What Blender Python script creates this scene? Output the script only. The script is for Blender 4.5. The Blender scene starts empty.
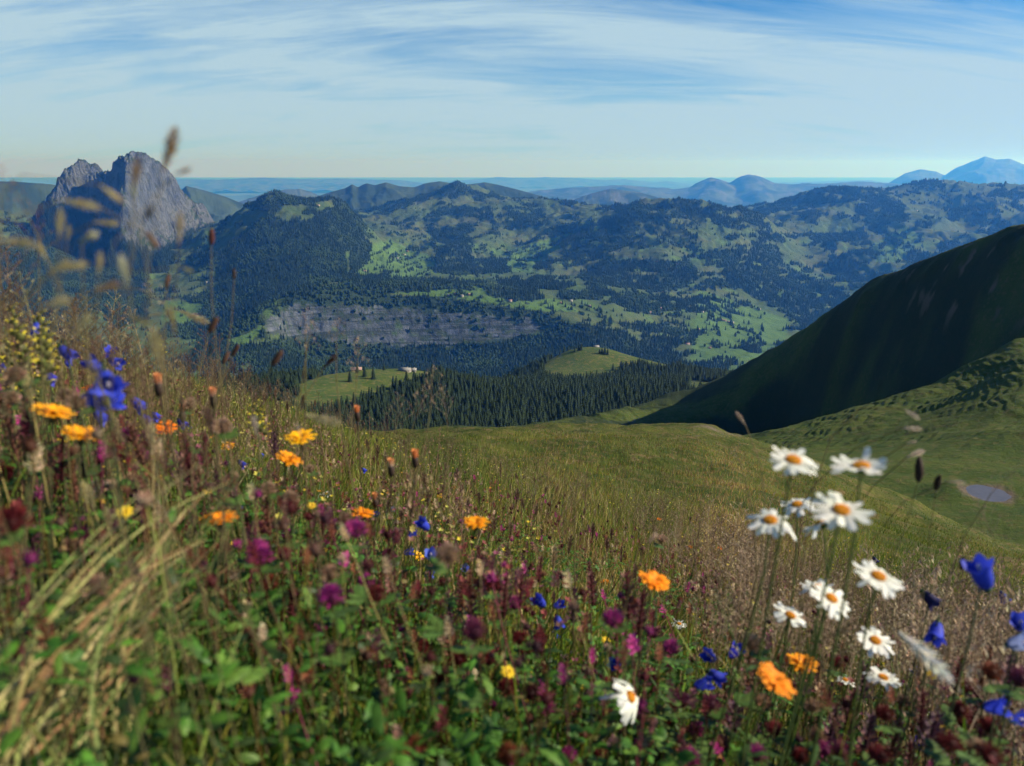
import bpy
import math, random
import numpy as np
C = bpy.context.scene.collection
SC = bpy.context.scene
R = math.radians
# ------------------------------------------------------------------ camera (photo pixel <-> direction)
W, H, F = 1024, 766, 804.0
PITCH = math.atan((383 - 165) / F)
CP, SP = math.cos(PITCH), math.sin(PITCH)
def ray(px, py):
    u = (np.asarray(px, float) - 512) / F; v = (383 - np.asarray(py, float)) / F
    return u, CP + v * SP, -SP + v * CP
def azel(px, py):
    x, y, z = ray(px, py); return np.arctan2(x, y), z / np.hypot(x, y)
def at(px, py, r):
    a, e = azel(px, py); return np.stack([r * np.sin(a), r * np.cos(a), r * e], -1)
def project(x, y, z):
    f = y * CP - z * SP; up = y * SP + z * CP
    f = np.where(np.abs(f) < 1e-6, 1e-6, f)
    return 512 + F * x / f, 383 - F * up / f
# ------------------------------------------------------------------ noise
def _h(ix, iy, seed):
    n = (ix.astype(np.int64) * 374761393 + iy.astype(np.int64) * 668265263 + seed * 974634777) & 0xffffffff
    n = ((n ^ (n >> 13)) * 1274126177) & 0xffffffff
    n = (n ^ (n >> 16)) & 0xffffffff
    return n / 4294967295.0
def noise(x, y, seed=0):
    x = np.asarray(x, float); y = np.asarray(y, float)
    ix = np.floor(x); iy = np.floor(y); fx = x - ix; fy = y - iy
    ux = fx * fx * fx * (fx * (fx * 6 - 15) + 10); uy = fy * fy * fy * (fy * (fy * 6 - 15) + 10)
    ix = ix.astype(np.int64); iy = iy.astype(np.int64)
    def g(dx, dy):
        a = _h(ix + dx, iy + dy, seed) * 6.2831853
        return np.cos(a) * (fx - dx) + np.sin(a) * (fy - dy)
    a = g(0, 0) * (1 - ux) + g(1, 0) * ux; b = g(0, 1) * (1 - ux) + g(1, 1) * ux
    return (a * (1 - uy) + b * uy) * 1.5
def fbm(x, y, octv=5, seed=0, gain=.5, ridged=False):
    t = 0; amp = 1; s = 0
    for i in range(octv):
        n = noise(x * 2**i + 17.3 * i, y * 2**i - 9.1 * i, seed + i)
        if ridged: n = 1 - 2 * np.abs(n)
        t = t + n * amp; s += amp; amp *= gain
    return t / s
def smooth(x, a, b):
    t = np.clip((x - a) / (b - a), 0, 1); return t * t * (3 - 2 * t)
def pip(px, py, poly):
    poly = np.asarray(poly, float); inside = np.zeros(np.shape(px), bool); n = len(poly); j = n - 1
    for i in range(n):
        xi, yi = poly[i]; xj, yj = poly[j]
        if yi != yj:
            c = ((yi > py) != (yj > py)) & (px < (xj - xi) * (py - yi) / (yj - yi) + xi); inside ^= c
        j = i
    return inside
# ------------------------------------------------------------------ tags, meshes
def tag(o, label=None, cat=None, group=None, kind=None):
    if label: o['label'] = label
    if cat: o['category'] = cat
    if group: o['group'] = group
    if kind: o['kind'] = kind
    return o
def mesh_np(name, V, Fc, cols=None, mat=None, smooth_=True, attrs=None):
    """V (n,3); Fc list of (m,k) int arrays of faces"""
    me = bpy.data.meshes.new(name)
    Fc = [f for f in (Fc if isinstance(Fc, list) else [Fc]) if len(f)]
    me.vertices.add(len(V)); me.vertices.foreach_set('co', np.asarray(V, np.float32).ravel())
    loops = np.concatenate([f.ravel() for f in Fc]).astype(np.int32)
    cnt = np.concatenate([np.full(len(f), f.shape[1]) for f in Fc])
    me.loops.add(len(loops)); me.loops.foreach_set('vertex_index', loops)
    me.polygons.add(len(cnt)); st = np.concatenate([[0], np.cumsum(cnt)[:-1]]).astype(np.int32)
    me.polygons.foreach_set('loop_start', st)
    me.update(calc_edges=True)
    if smooth_: me.polygons.foreach_set('use_smooth', np.ones(len(cnt), bool))
    if cols is not None:
        a = me.color_attributes.new('Col', 'FLOAT_COLOR', 'POINT')
        c = np.ones((len(V), 4), np.float32); c[:, :3] = cols; a.data.foreach_set('color', c.ravel())
    for k, v in (attrs or {}).items():
        a = me.attributes.new(k, 'FLOAT', 'POINT'); a.data.foreach_set('value', np.asarray(v, np.float32).ravel())
    if mat: me.materials.append(mat)
    me.validate()
    return me
def link(name, me, parent=None):
    o = bpy.data.objects.new(name, me); C.objects.link(o)
    if parent: o.parent = parent
    return o
def grid_faces(nr, nc):
    i = np.arange(nr * nc).reshape(nr, nc)
    return np.stack([i[:-1, :-1], i[:-1, 1:], i[1:, 1:], i[1:, :-1]], -1).reshape(-1, 4)
# ------------------------------------------------------------------ materials
class NT:
    def __init__(s, name, disp=False):
        s.m = bpy.data.materials.new(name); s.m.use_nodes = True; s.t = s.m.node_tree; s.n = s.t.nodes; s.n.clear()
        s.out = s.n.new('ShaderNodeOutputMaterial')
    def new(s, typ, **kw):
        o = s.n.new(typ)
        for k, v in kw.items():
            if k.startswith('_'):
                setattr(o, k[1:], v)
            else: s.set(o, k, v)
        return o
    def set(s, o, k, v):
        k2 = int(k[1:]) if k[0] == 'i' and k[1:].isdigit() else k.replace('__', ' ')
        inp = o.inputs[k2]
        if isinstance(v, bpy.types.NodeSocket): s.t.links.new(v, inp)
        elif isinstance(v, (tuple, list)) and len(v) == 3 and len(inp.default_value) == 4: inp.default_value = (*v, 1)
        else: inp.default_value = v
    def noise(s, vec, scale, detail=5, rough=.55, dist=0):
        return s.new('ShaderNodeTexNoise', Vector=vec, Scale=scale, Detail=float(detail), Roughness=rough, Distortion=float(dist)).outputs[0]
    def mapr(s, v, a, b, c=0., d=1.):
        o = s.new('ShaderNodeMapRange', i0=v, i1=a, i2=b, i3=c, i4=d); return o.outputs[0]
    def mix(s, f, a, b, mode='MIX'):
        o = s.n.new('ShaderNodeMix'); o.data_type = 'RGBA'; o.blend_type = mode
        for idx, v in ((0, f), (6, a), (7, b)):
            if isinstance(v, bpy.types.NodeSocket): s.t.links.new(v, o.inputs[idx])
            elif idx: o.inputs[idx].default_value = (*v, 1)
            else: o.inputs[0].default_value = v
        return o.outputs[2]
    def math(s, op, a, b=0.):
        o = s.n.new('ShaderNodeMath'); o.operation = op
        for i, v in enumerate((a, b)):
            if isinstance(v, bpy.types.NodeSocket): s.t.links.new(v, o.inputs[i])
            else: o.inputs[i].default_value = v
        return o.outputs[0]
    def pos(s, sc=(1, 1, 1)):
        g = s.new('ShaderNodeNewGeometry').outputs['Position']
        mp = s.new('ShaderNodeMapping', Vector=g); mp.inputs['Scale'].default_value = sc
        return mp.outputs[0]
    def attr(s, name):
        a = s.n.new('ShaderNodeAttribute'); a.attribute_name = name; return a
    def bsdf(s, col, rough=.9, spec=.2, bump=None, bstr=.5, bdist=1., trans=0):
        b = s.new('ShaderNodeBsdfPrincipled', Base__Color=col, Roughness=rough)
        b.inputs['Specular IOR Level'].default_value = spec
        if bump is not None:
            bp = s.new('ShaderNodeBump', Height=bump, Strength=bstr, Distance=bdist)
            s.t.links.new(bp.outputs[0], b.inputs['Normal'])
        o = b.outputs[0]
        if trans:
            tr = s.new('ShaderNodeBsdfTranslucent', Color=col)
            mx = s.new('ShaderNodeMixShader', i0=trans, i1=o, i2=tr.outputs[0]); o = mx.outputs[0]
        s.t.links.new(o, s.out.inputs[0])
        return s.m
# ------------------------------------------------------------------ scattered-point surfaces
class Surf:
    """height field through known points, linear radial basis; grid in (azimuth, range)"""
    def __init__(s, pts, reg=0.):
        p = np.asarray(pts, float); s.sc = 1. / np.median(np.abs(p[:, 1]))
        s.c = p[:, :2] * s.sc; n = len(p)
        d = np.linalg.norm(s.c[:, None] - s.c[None], axis=-1)
        A = np.zeros((n + 3, n + 3)); A[:n, :n] = d - np.eye(n) * reg; A[:n, n] = 1; A[:n, n + 1:] = s.c; A[n:, :n] = A[:n, n:].T
        A[:n, :n] -= np.eye(n) * 1e-6
        b = np.concatenate([p[:, 2], np.zeros(3)]); s.w = np.linalg.solve(A, b); s.n = n
    def __call__(s, x, y):
        sh = np.shape(x); q = np.stack([np.ravel(x), np.ravel(y)], -1) * s.sc; out = np.empty(len(q))
        for i in range(0, len(q), 40000):
            k = q[i:i + 40000]
            d = np.sqrt((k[:, None, 0] - s.c[None, :, 0])**2 + (k[:, None, 1] - s.c[None, :, 1])**2)
            out[i:i + 40000] = d @ s.w[:s.n] + s.w[s.n] + k @ s.w[s.n + 1:]
        return out.reshape(sh)
def line(pts, n=4):
    """densify a polyline of (px,py,r) into 3D points"""
    out = []
    P = [at(*p) for p in pts]
    for a, b in zip(P[:-1], P[1:]):
        for k in range(n): out.append(a + (b - a) * k / n)
    out.append(P[-1]); return out
class Layer:
    def __init__(s, phis, rs, zf):
        s.phis, s.rs = phis, rs
        PH, RR = np.meshgrid(phis, rs); s.X = RR * np.sin(PH); s.Y = RR * np.cos(PH)
        s.Z = zf(PH, RR, s.X, s.Y)
    def z(s, x, y):
        ph = np.arctan2(x, y); r = np.hypot(x, y)
        i = np.clip(np.interp(r, s.rs, np.arange(len(s.rs))), 0, len(s.rs) - 1.001)
        j = np.clip(np.interp(ph, s.phis, np.arange(len(s.phis))), 0, len(s.phis) - 1.001)
        i0 = i.astype(int); j0 = j.astype(int); a = i - i0; b = j - j0
        Z = s.Z
        return (Z[i0, j0] * (1 - a) + Z[i0 + 1, j0] * a) * (1 - b) + (Z[i0, j0 + 1] * (1 - a) + Z[i0 + 1, j0 + 1] * a) * b
    def build(s, name, mat, cols=None, attrs=None):
        V = np.stack([s.X, s.Y, s.Z], -1).reshape(-1, 3)
        me = mesh_np(name, V, grid_faces(*s.X.shape)[:, ::-1], cols, mat, True, attrs)
        o = link(name, me); tag(o, kind='structure'); return o
def phi_range(p0, p1, n): return np.linspace(float(azel(p0, 250)[0]), float(azel(p1, 250)[0]), n)
def coarse(phis, rs, surf, k=4):
    """evaluate an expensive surface on a coarser grid, return interpolator on (PH,RR)"""
    ph = np.linspace(phis[0], phis[-1], len(phis) // k + 2); rr = rs[::k]
    if rr[-1] != rs[-1]: rr = np.append(rr, rs[-1])
    L = Layer(ph, rr, lambda P, Q, X, Y: surf(X, Y)); return L.z
# ================================================================== LIGHT, SKY, CAMERA
SUN_AZ, SUN_EL = 90.0, 31.0          # degrees right of the view direction, height
EXPO = 0.85
cam = bpy.data.cameras.new('camera'); co = bpy.data.objects.new('camera', cam); C.objects.link(co)
cam.sensor_width = 36; cam.lens = F / W * 36; cam.clip_start = .02; cam.clip_end = 400000
co.location = (0, 0, 0); co.rotation_euler = (math.pi / 2 - PITCH, 0, 0)
cam.dof.use_dof = True; cam.dof.focus_distance = 9.0; cam.dof.aperture_fstop = 6.5
SC.camera = co
SC.view_settings.view_transform = 'Standard'; SC.view_settings.look = 'None'; SC.view_settings.exposure = EXPO; SC.view_settings.gamma = 1
SC.cycles.max_bounces = 6; SC.cycles.diffuse_bounces = 3; SC.cycles.glossy_bounces = 2; SC.cycles.transmission_bounces = 4; SC.cycles.transparent_max_bounces = 6
SC.cycles.volume_bounces = 1; SC.cycles.use_denoising = True
SC.cycles.caustics_reflective = False; SC.cycles.caustics_refractive = False
w = bpy.data.worlds.new('World'); SC.world = w; w.use_nodes = True
nt = w.node_tree; nt.nodes.clear()
def wn(t, **k):
    o = nt.nodes.new(t)
    for a, v in k.items(): setattr(o, a, v)
    return o
out = wn('ShaderNodeOutputWorld'); bg = wn('ShaderNodeBackground'); sky = wn('ShaderNodeTexSky')
sky.sky_type = 'NISHITA'; sky.sun_disc = False; sky.sun_elevation = R(SUN_EL); sky.sun_rotation = R(SUN_AZ)
sky.altitude = 1900; sky.air_density = 1.0; sky.dust_density = .6; sky.ozone_density = 2.5
bg.inputs[1].default_value = SKY_STR = .05
# cirrus: thin streaks spread on a high sheet, laid out by direction
tc = wn('ShaderNodeTexCoord'); sep = wn('ShaderNodeSeparateXYZ'); nt.links.new(tc.outputs['Generated'], sep.inputs[0])
def wm(op, a, b=0.):
    o = wn('ShaderNodeMath', operation=op)
    for i, v in enumerate((a, b)):
        if isinstance(v, bpy.types.NodeSocket): nt.links.new(v, o.inputs[i])
        else: o.inputs[i].default_value = v
    return o.outputs[0]
zz = wm('ADD', wm('MAXIMUM', sep.outputs[2], 0.0), .30)
cx = wm('DIVIDE', sep.outputs[0], zz); cy = wm('DIVIDE', sep.outputs[1], zz)
cmb = wn('ShaderNodeCombineXYZ'); nt.links.new(cx, cmb.inputs[0]); nt.links.new(cy, cmb.inputs[1])
def wmap(rot, sc, loc=(0, 0, 0)):
    m = wn('ShaderNodeMapping'); nt.links.new(cmb.outputs[0], m.inputs[0]); m.inputs['Rotation'].default_value = (0, 0, rot); m.inputs['Scale'].default_value = sc; m.inputs['Location'].default_value = loc; return m.outputs[0]
def wnoise(v, s, d, r, di=0):
    o = wn('ShaderNodeTexNoise'); nt.links.new(v, o.inputs['Vector']); o.inputs['Scale'].default_value = s; o.inputs['Detail'].default_value = d; o.inputs['Roughness'].default_value = r; o.inputs['Distortion'].default_value = di; return o.outputs[0]
n1 = wnoise(wmap(R(28), (.35, 1.5, 1), (3.1, 1.2, 0)), 1.0, 5, .55, .7)
n2 = wnoise(wmap(R(34), (.6, 3.2, 1), (0, 7.3, 0)), 2.0, 9, .66, .9)
def wmr(v, a, b, c, d):
    o = wn('ShaderNodeMapRange'); o.interpolation_type = 'SMOOTHSTEP'
    for i, q in enumerate((v, a, b, c, d)):
        if isinstance(q, bpy.types.NodeSocket): nt.links.new(q, o.inputs[i])
        else: o.inputs[i].default_value = q
    return o.outputs[0]
cl = wm('ADD', wmr(n1, .34, .66, .0, .75), wmr(n2, .32, .70, -.22, .34))
# thin veil fills the band above the horizon, clearer blue towards the top
veil = wmr(sep.outputs[2], .0, .21, .80, 0.05)
cl = wm('MINIMUM', wm('MAXIMUM', wm('ADD', cl, veil), 0.), .96)
cl = wm('MULTIPLY', cl, wmr(sep.outputs[2], .20, .42, 1., .08))
cloudcol = wn('ShaderNodeMix', data_type='RGBA'); nt.links.new(cl, cloudcol.inputs[0]); 
tint = wn('ShaderNodeMix', data_type='RGBA', blend_type='MULTIPLY'); tint.inputs[0].default_value = 1; nt.links.new(sky.outputs[0], tint.inputs[6]); tint.inputs[7].default_value = (.42, .95, 1.3, 1)
nt.links.new(tint.outputs[2], cloudcol.inputs[6]); cloudcol.inputs[7].default_value = (5.2, 7.2, 8.5, 1)
nt.links.new(cloudcol.outputs[2], bg.inputs[0]); nt.links.new(bg.outputs[0], out.inputs[0])
sl = bpy.data.lights.new('sun', 'SUN'); sl.energy = 5.0; sl.angle = R(.53); sl.color = (1, .90, .72)
so = bpy.data.objects.new('sun', sl); C.objects.link(so); so.rotation_euler = (R(90 - SUN_EL), 0, R(-SUN_AZ) + math.pi)
so.location = (0, 0, 500)
# sun lamp shines along its -Z: direction to the sun must be (sin az cos el, cos az cos el, sin el)
from mathutils import Vector
sd = Vector((math.sin(R(SUN_AZ)) * math.cos(R(SUN_EL)), math.cos(R(SUN_AZ)) * math.cos(R(SUN_EL)), math.sin(R(SUN_EL))))
so.rotation_euler = sd.to_track_quat('Z', 'Y').to_euler()
# ================================================================== HAZE
def box_mesh(name, lo, hi):
    x0, y0, z0 = lo; x1, y1, z1 = hi
    V = [(x0, y0, z0), (x1, y0, z0), (x1, y1, z0), (x0, y1, z0), (x0, y0, z1), (x1, y0, z1), (x1, y1, z1), (x0, y1, z1)]
    Fq = np.array([(0, 3, 2, 1), (4, 5, 6, 7), (0, 1, 5, 4), (1, 2, 6, 5), (2, 3, 7, 6), (3, 0, 4, 7)])
    return mesh_np(name, np.array(V, float), Fq, smooth_=False)
hz = NT('haze_air'); pv = hz.new('ShaderNodeVolumePrincipled'); pv.inputs['Color'].default_value = (.06, .30, 1.0, 1); pv.inputs['Density'].default_value = 4.9e-5; pv.inputs['Absorption Color'].default_value = (1, 1, 1, 1)
pv.inputs['Anisotropy'].default_value = 0.45
hz.t.links.new(pv.outputs[0], hz.out.inputs['Volume'])
hm = box_mesh('haze', (-150000, -9000, -1452), (150000, 101000, 470)); hm.materials.append(hz.m)
tag(link('haze', hm), 'pale blue haze filling the air over the valleys', 'haze', kind='stuff')
# ================================================================== FAR COUNTRY
def far_mat(name, wood, grass, sc, rock=None):
    n = NT(name); p = n.pos((1, 1, 1))
    f = n.noise(p, sc, 8, .6, .3)
    col = n.mix(n.mapr(f, .44, .56), grass, wood)
    if rock: col = n.mix(n.mapr(n.noise(p, sc * 2.2, 6, .6), .5, .62), col, rock)
    return n.bsdf(col, .95, .1)
M_low = far_mat('lowland_ground', (.025, .05, .02), (.09, .13, .06), .0006)
V = np.array([(-149000, -8800, -1451), (149000, -8800, -1451), (149000, 100500, -1451), (-149000, 100500, -1451.)])
tag(link('lowland_plain', mesh_np('lowland_plain', V, np.array([(0, 1, 2, 3)]), None, M_low, False)), kind='structure')
M_farm = far_mat('far_mountain_ground', (.02, .036, .018), (.06, .08, .04), .0011, (.08, .09, .08))
M_wood = far_mat('far_wooded_ground', (.018, .032, .016), (.04, .06, .028), .0016)
def range_layer(name, prof, D, depth, base, mat, seed, amp, nphi=420, nr=60, slope=.5, side=None, rough=1.):
    """a mountain range: crest seen at prof [(px,py)], at range D, foot 'base'"""
    prof = np.array(prof, float); az, el = azel(prof[:, 0], prof[:, 1])
    phis = np.linspace(az[0], az[-1], nphi); rs = np.linspace(D - depth, D + depth, nr)
    def zf(PH, RR, X, Y):
        tt = np.abs(RR - D) / depth
        fine = np.linspace(az[0], az[-1], 600); kk = np.exp(-np.linspace(-2.5, 2.5, 13)**2); kk /= kk.sum()
        ce = np.convolve(np.pad(np.interp(fine, az, el), 6, 'edge'), kk, 'valid')
        ce = ce + .0005 * rough * fbm(fine * 160, fine * 0, 4, seed + 3)
        wob = .035 * fbm(X / (depth * .5), Y / (depth * .5), 4, seed + 5) * smooth(tt, 0, .5)
        crest = np.interp(PH + wob, fine, ce)
        n1 = fbm(X / (depth * .8), Y / (depth * .8), 5, seed, .5, True)
        Dc = D * (1 + .0 * PH)
        zc = crest * Dc
        t = np.abs(RR - Dc) / depth
        k = 1 - t**1.1 * (1.15 - .55 * n1)
        z = base + (zc - base) * k
        z += (amp * (fbm(X / (depth * .25), Y / (depth * .25), 5, seed + 9) ) * smooth(t, .0, .15))
        return np.minimum(z, zc + 0 * z) if False else z
    L = Layer(phis, rs, zf); return L.build(name, mat)
range_layer('far_range', [(330, 200), (380, 192), (420, 186), (450, 181), (480, 179), (500, 177), (520, 178), (545, 177), (575, 178), (600, 180), (625, 179), (650, 183), (668, 181), (690, 185), (740, 185), (800, 182), (840, 181), (870, 180), (890, 184), (930, 190)], 62000, 9000, -1500, M_farm, 3, 120)
range_layer('wooded_far_range', [(150, 180), (180, 179), (220, 179.5), (262, 177.5), (300, 179), (340, 178.5), (400, 180), (430, 184), (470, 190)], 52000, 6000, -1500, M_farm, 5, 60)
range_layer('middle_range', [(470, 205), (505, 195), (540, 190), (563, 188), (575, 187), (600, 186), (625, 185), (650, 187), (675, 189), (690, 187), (698, 182), (710, 177), (720, 179), (730, 183), (738, 177), (748, 174), (760, 176), (775, 183), (790, 184), (830, 183), (860, 181), (900, 184), (940, 190), (1000, 200)], 26000, 5200, -1400, M_farm, 7, 170, slope=.6)
range_layer('pale_high_range', [(870, 195), (890, 182), (905, 173), (920, 169), (935, 171), (945, 175), (955, 168), (970, 162), (985, 156), (996, 159), (1010, 158), (1024, 164), (1045, 166), (1070, 160), (1100, 168)], 38000, 7000, -1400, M_farm, 11, 260)
range_layer('wooded_foothills', [(150, 230), (170, 200), (186, 185), (205, 190), (225, 196), (245, 204), (262, 212), (280, 225)], 11500, 1700, -1300, M_wood, 13, 60)
range_layer('low_hills', [(200, 215), (235, 203), (262, 194), (285, 189), (300, 188.5), (312, 192), (330, 200), (350, 212)], 19000, 2500, -1400, M_farm, 15, 50)
range_layer('valley_ridge', [(225, 216), (245, 210), (262, 207), (280, 209), (300, 215), (330, 222)], 9000, 900, -1200, M_farm, 17, 40)
range_layer('left_hills', [(-120, 180), (-60, 178), (-20, 181), (10, 180), (40, 182), (62, 184), (80, 190), (110, 200)], 9500, 1600, -1200, M_wood, 19, 60)
range_layer('domed_hill', [(560, 205), (585, 195), (610, 188), (640, 192), (680, 203), (700, 212)], 15000, 2000, -1250, M_farm, 21, 50)
range_layer('wooded_ridge', [(310, 203), (318, 196), (330, 192), (345, 188), (352, 184), (358, 187), (366, 183), (375, 185), (386, 182), (400, 186), (415, 187), (425, 183), (440, 181), (452, 183), (470, 184), (485, 182), (500, 185), (520, 190), (545, 197), (575, 206), (610, 216)], 10800, 1500, -900, M_wood, 23, 60, nr=110)
# ================================================================== MIDDLE MOUNTAINS (valley sides, terrace above the cliff)
mid_lines = [
    # wooded mountain on the left
    ([(170, 258, 6600), (205, 238, 6500), (240, 217, 6350), (265, 203, 6250), (290, 197, 6200), (315, 198, 6250), (335, 203, 6300), (350, 214, 6350), (362, 228, 6300), (372, 245, 6000)], 3),
    ([(290, 197, 6200), (300, 235, 5500), (320, 260, 5050), (330, 280, 4750)], 3),
    ([(240, 217, 6350), (225, 260, 5500), (215, 290, 5000), (200, 315, 4600)], 3),
    ([(265, 203, 6250), (262, 245, 5400), (262, 285, 4700), (270, 300, 4350)], 2),
    # ridge with the pastures behind it
    ([(345, 212, 9000), (375, 210, 9000), (400, 205, 8950), (425, 195, 8900), (442, 189, 8900), (455, 186, 8900), (475, 190, 8900), (500, 194, 8850), (530, 198, 8700), (560, 202, 8500), (590, 209, 8300), (620, 215, 8000), (650, 214, 7700)], 3),
    ([(455, 186, 8900), (480, 205, 8200), (500, 225, 7500), (520, 245, 6900), (530, 265, 6200)], 3),
    ([(425, 195, 8900), (415, 215, 8100), (405, 235, 7300), (395, 255, 6600), (400, 272, 6000)], 3),
    ([(445, 222, 7500), (455, 250, 6500), (450, 275, 5800)], 2),
    # central ridge with the tooth
    ([(560, 240, 6900), (595, 226, 6900), (622, 215, 6850), (640, 208, 6800), (660, 208, 6750), (680, 206, 6700), (705, 204, 6700), (722, 207, 6700), (745, 212, 6800), (760, 217, 7000)], 3),
    ([(640, 208, 6800), (630, 235, 6200), (610, 258, 5700), (590, 280, 5200)], 3),
    ([(722, 207, 6700), (735, 240, 6100), (755, 270, 5700), (790, 305, 5300), (815, 320, 5100)], 3),
    ([(680, 215, 6600), (680, 245, 6000), (670, 270, 5400), (660, 290, 5000)], 3),
    # right ridge
    ([(745, 214, 9400), (765, 207, 9500), (790, 199, 9600), (830, 192, 9700), (862, 189, 9900), (885, 186, 10100), (905, 184, 10100), (930, 183, 10000), (950, 186, 9900), (980, 190, 9800), (1005, 190, 9800), (1040, 186, 9900), (1100, 190, 9900)], 3),
    ([(930, 183, 10000), (925, 200, 9000), (900, 225, 7800), (870, 255, 6900), (850, 280, 6300)], 3),
    ([(1040, 186, 9900), (1010, 215, 8400), (980, 240, 7400), (950, 262, 6800)], 3),
    ([(830, 192, 9700), (815, 215, 8300), (790, 235, 7500), (800, 262, 6800), (815, 290, 6200)], 3),
    # terrace above the cliff and its rim
    ([(262, 345, 3500), (272, 322, 3600), (285, 306, 3680), (310, 300, 3700), (340, 301, 3700), (380, 302, 3720), (420, 305, 3720), (460, 306, 3730), (500, 309, 3730), (540, 314, 3720), (580, 322, 3650), (620, 335, 3600)], 3),
    ([(285, 342, 3620), (310, 338, 3640), (340, 340, 3640), (380, 342, 3650), (420, 340, 3660), (460, 338, 3665), (500, 337, 3660), (540, 334, 3640)], 3),
    ([(300, 290, 4000), (350, 288, 4100), (400, 287, 4200), (450, 287, 4200), (500, 290, 4200), (560, 296, 4100), (610, 305, 4000)], 2),
    ([(380, 278, 4700), (450, 279, 4800), (520, 280, 4800), (590, 282, 4700), (640, 292, 4500)], 2),
    # foot of the cliff and valley bottom
    ([(250, 378, 3100), (300, 370, 3200), (350, 368, 3200), (420, 372, 3150), (480, 372, 3150), (540, 368, 3200), (600, 366, 3250), (660, 372, 3200)], 2),
    ([(200, 420, 2700), (300, 430, 2600), (450, 430, 2600), (600, 430, 2600), (700, 420, 2700), (850, 420, 2700)], 2),
    ([(640, 350, 3600), (700, 352, 3650), (740, 362, 3500), (800, 372, 3400), (900, 400, 3100), (1100, 420, 2900)], 2),
    ([(660, 330, 4000), (700, 330, 4100), (750, 335, 4200), (790, 335, 4400), (840, 325, 4900), (900, 310, 5300), (1000, 300, 5600), (1100, 300, 5600)], 2),
    # the left valley below the rock peak
    ([(-100, 200, 8300), (-40, 212, 7800), (20, 225, 7200), (60, 245, 6900), (110, 262, 6800), (170, 268, 6700)], 2),
    ([(-100, 260, 5200), (0, 285, 5100), (80, 305, 5000), (140, 300, 5200), (180, 280, 5900)], 2),
    ([(-100, 330, 4000), (0, 350, 3900), (80, 352, 3900), (150, 340, 4100), (200, 335, 4250), (240, 345, 4000)], 2),
    ([(200, 262, 7100), (215, 240, 7700), (230, 225, 8300), (260, 218, 8700)], 2),
]
P = []
for pts, n in mid_lines: P += line(pts, n)
for px, r, z in [(-100, 13500, -1000), (100, 13500, -1100), (300, 13500, -1000), (500, 13500, -900), (700, 13500, -900), (900, 13500, -900), (1100, 13500, -900), (-100, 10500, -1000), (50, 9800, -1000), (150, 9500, -1050), (650, 10000, -800), (560, 9500, -700), (700, 8300, -750), (250, 11500, -1100),
                 (330, 7600, -700), (400, 11500, -900), (850, 12500, -800), (480, 11500, -850), (1000, 12500, -900)]:
    a = float(azel(px, 250)[0]); P.append(np.array([r * math.sin(a), r * math.cos(a), z]))
mid_surf = Surf(P, .002)
mid_phis = phi_range(-110, 1130, 1050)
mid_rs = np.concatenate([np.arange(2500, 3480, 28), np.arange(3480, 3800, 7), np.arange(3800, 5200, 18), np.arange(5200, 8000, 22), np.arange(8000, 13600, 45)]).astype(float)
_c = coarse(mid_phis, mid_rs, mid_surf, 3)
def mid_z(PH, RR, X, Y):
    z = _c(X, Y)
    wx = X + 160 * fbm(X / 700, Y / 700, 3, 40); wy = Y + 160 * fbm(X / 700, Y / 700, 3, 50)
    n = fbm(wx / 1150, wy / 1150, 6, 60, .5, True) - .35
    big = 120 * n + 34 * (fbm(wx / 330, wy / 330, 4, 66, .5, True) - .3)
    # keep the rims near where they are; less relief near the terrace
    k = .25 + .75 * smooth(RR, 4300, 6200)
    z = z + big * k + 10 * fbm(X / 90, Y / 90, 4, 70) * (.4 + k)
    q_ = at(668, 207, 6700); z = z + 62 * np.exp(-((X - q_[0])**2 + (Y - q_[1])**2) / 42.**2)
    return z
mid = Layer(mid_phis, mid_rs, mid_z)
MPX, MPY = project(mid.X, mid.Y, mid.Z)
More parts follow.
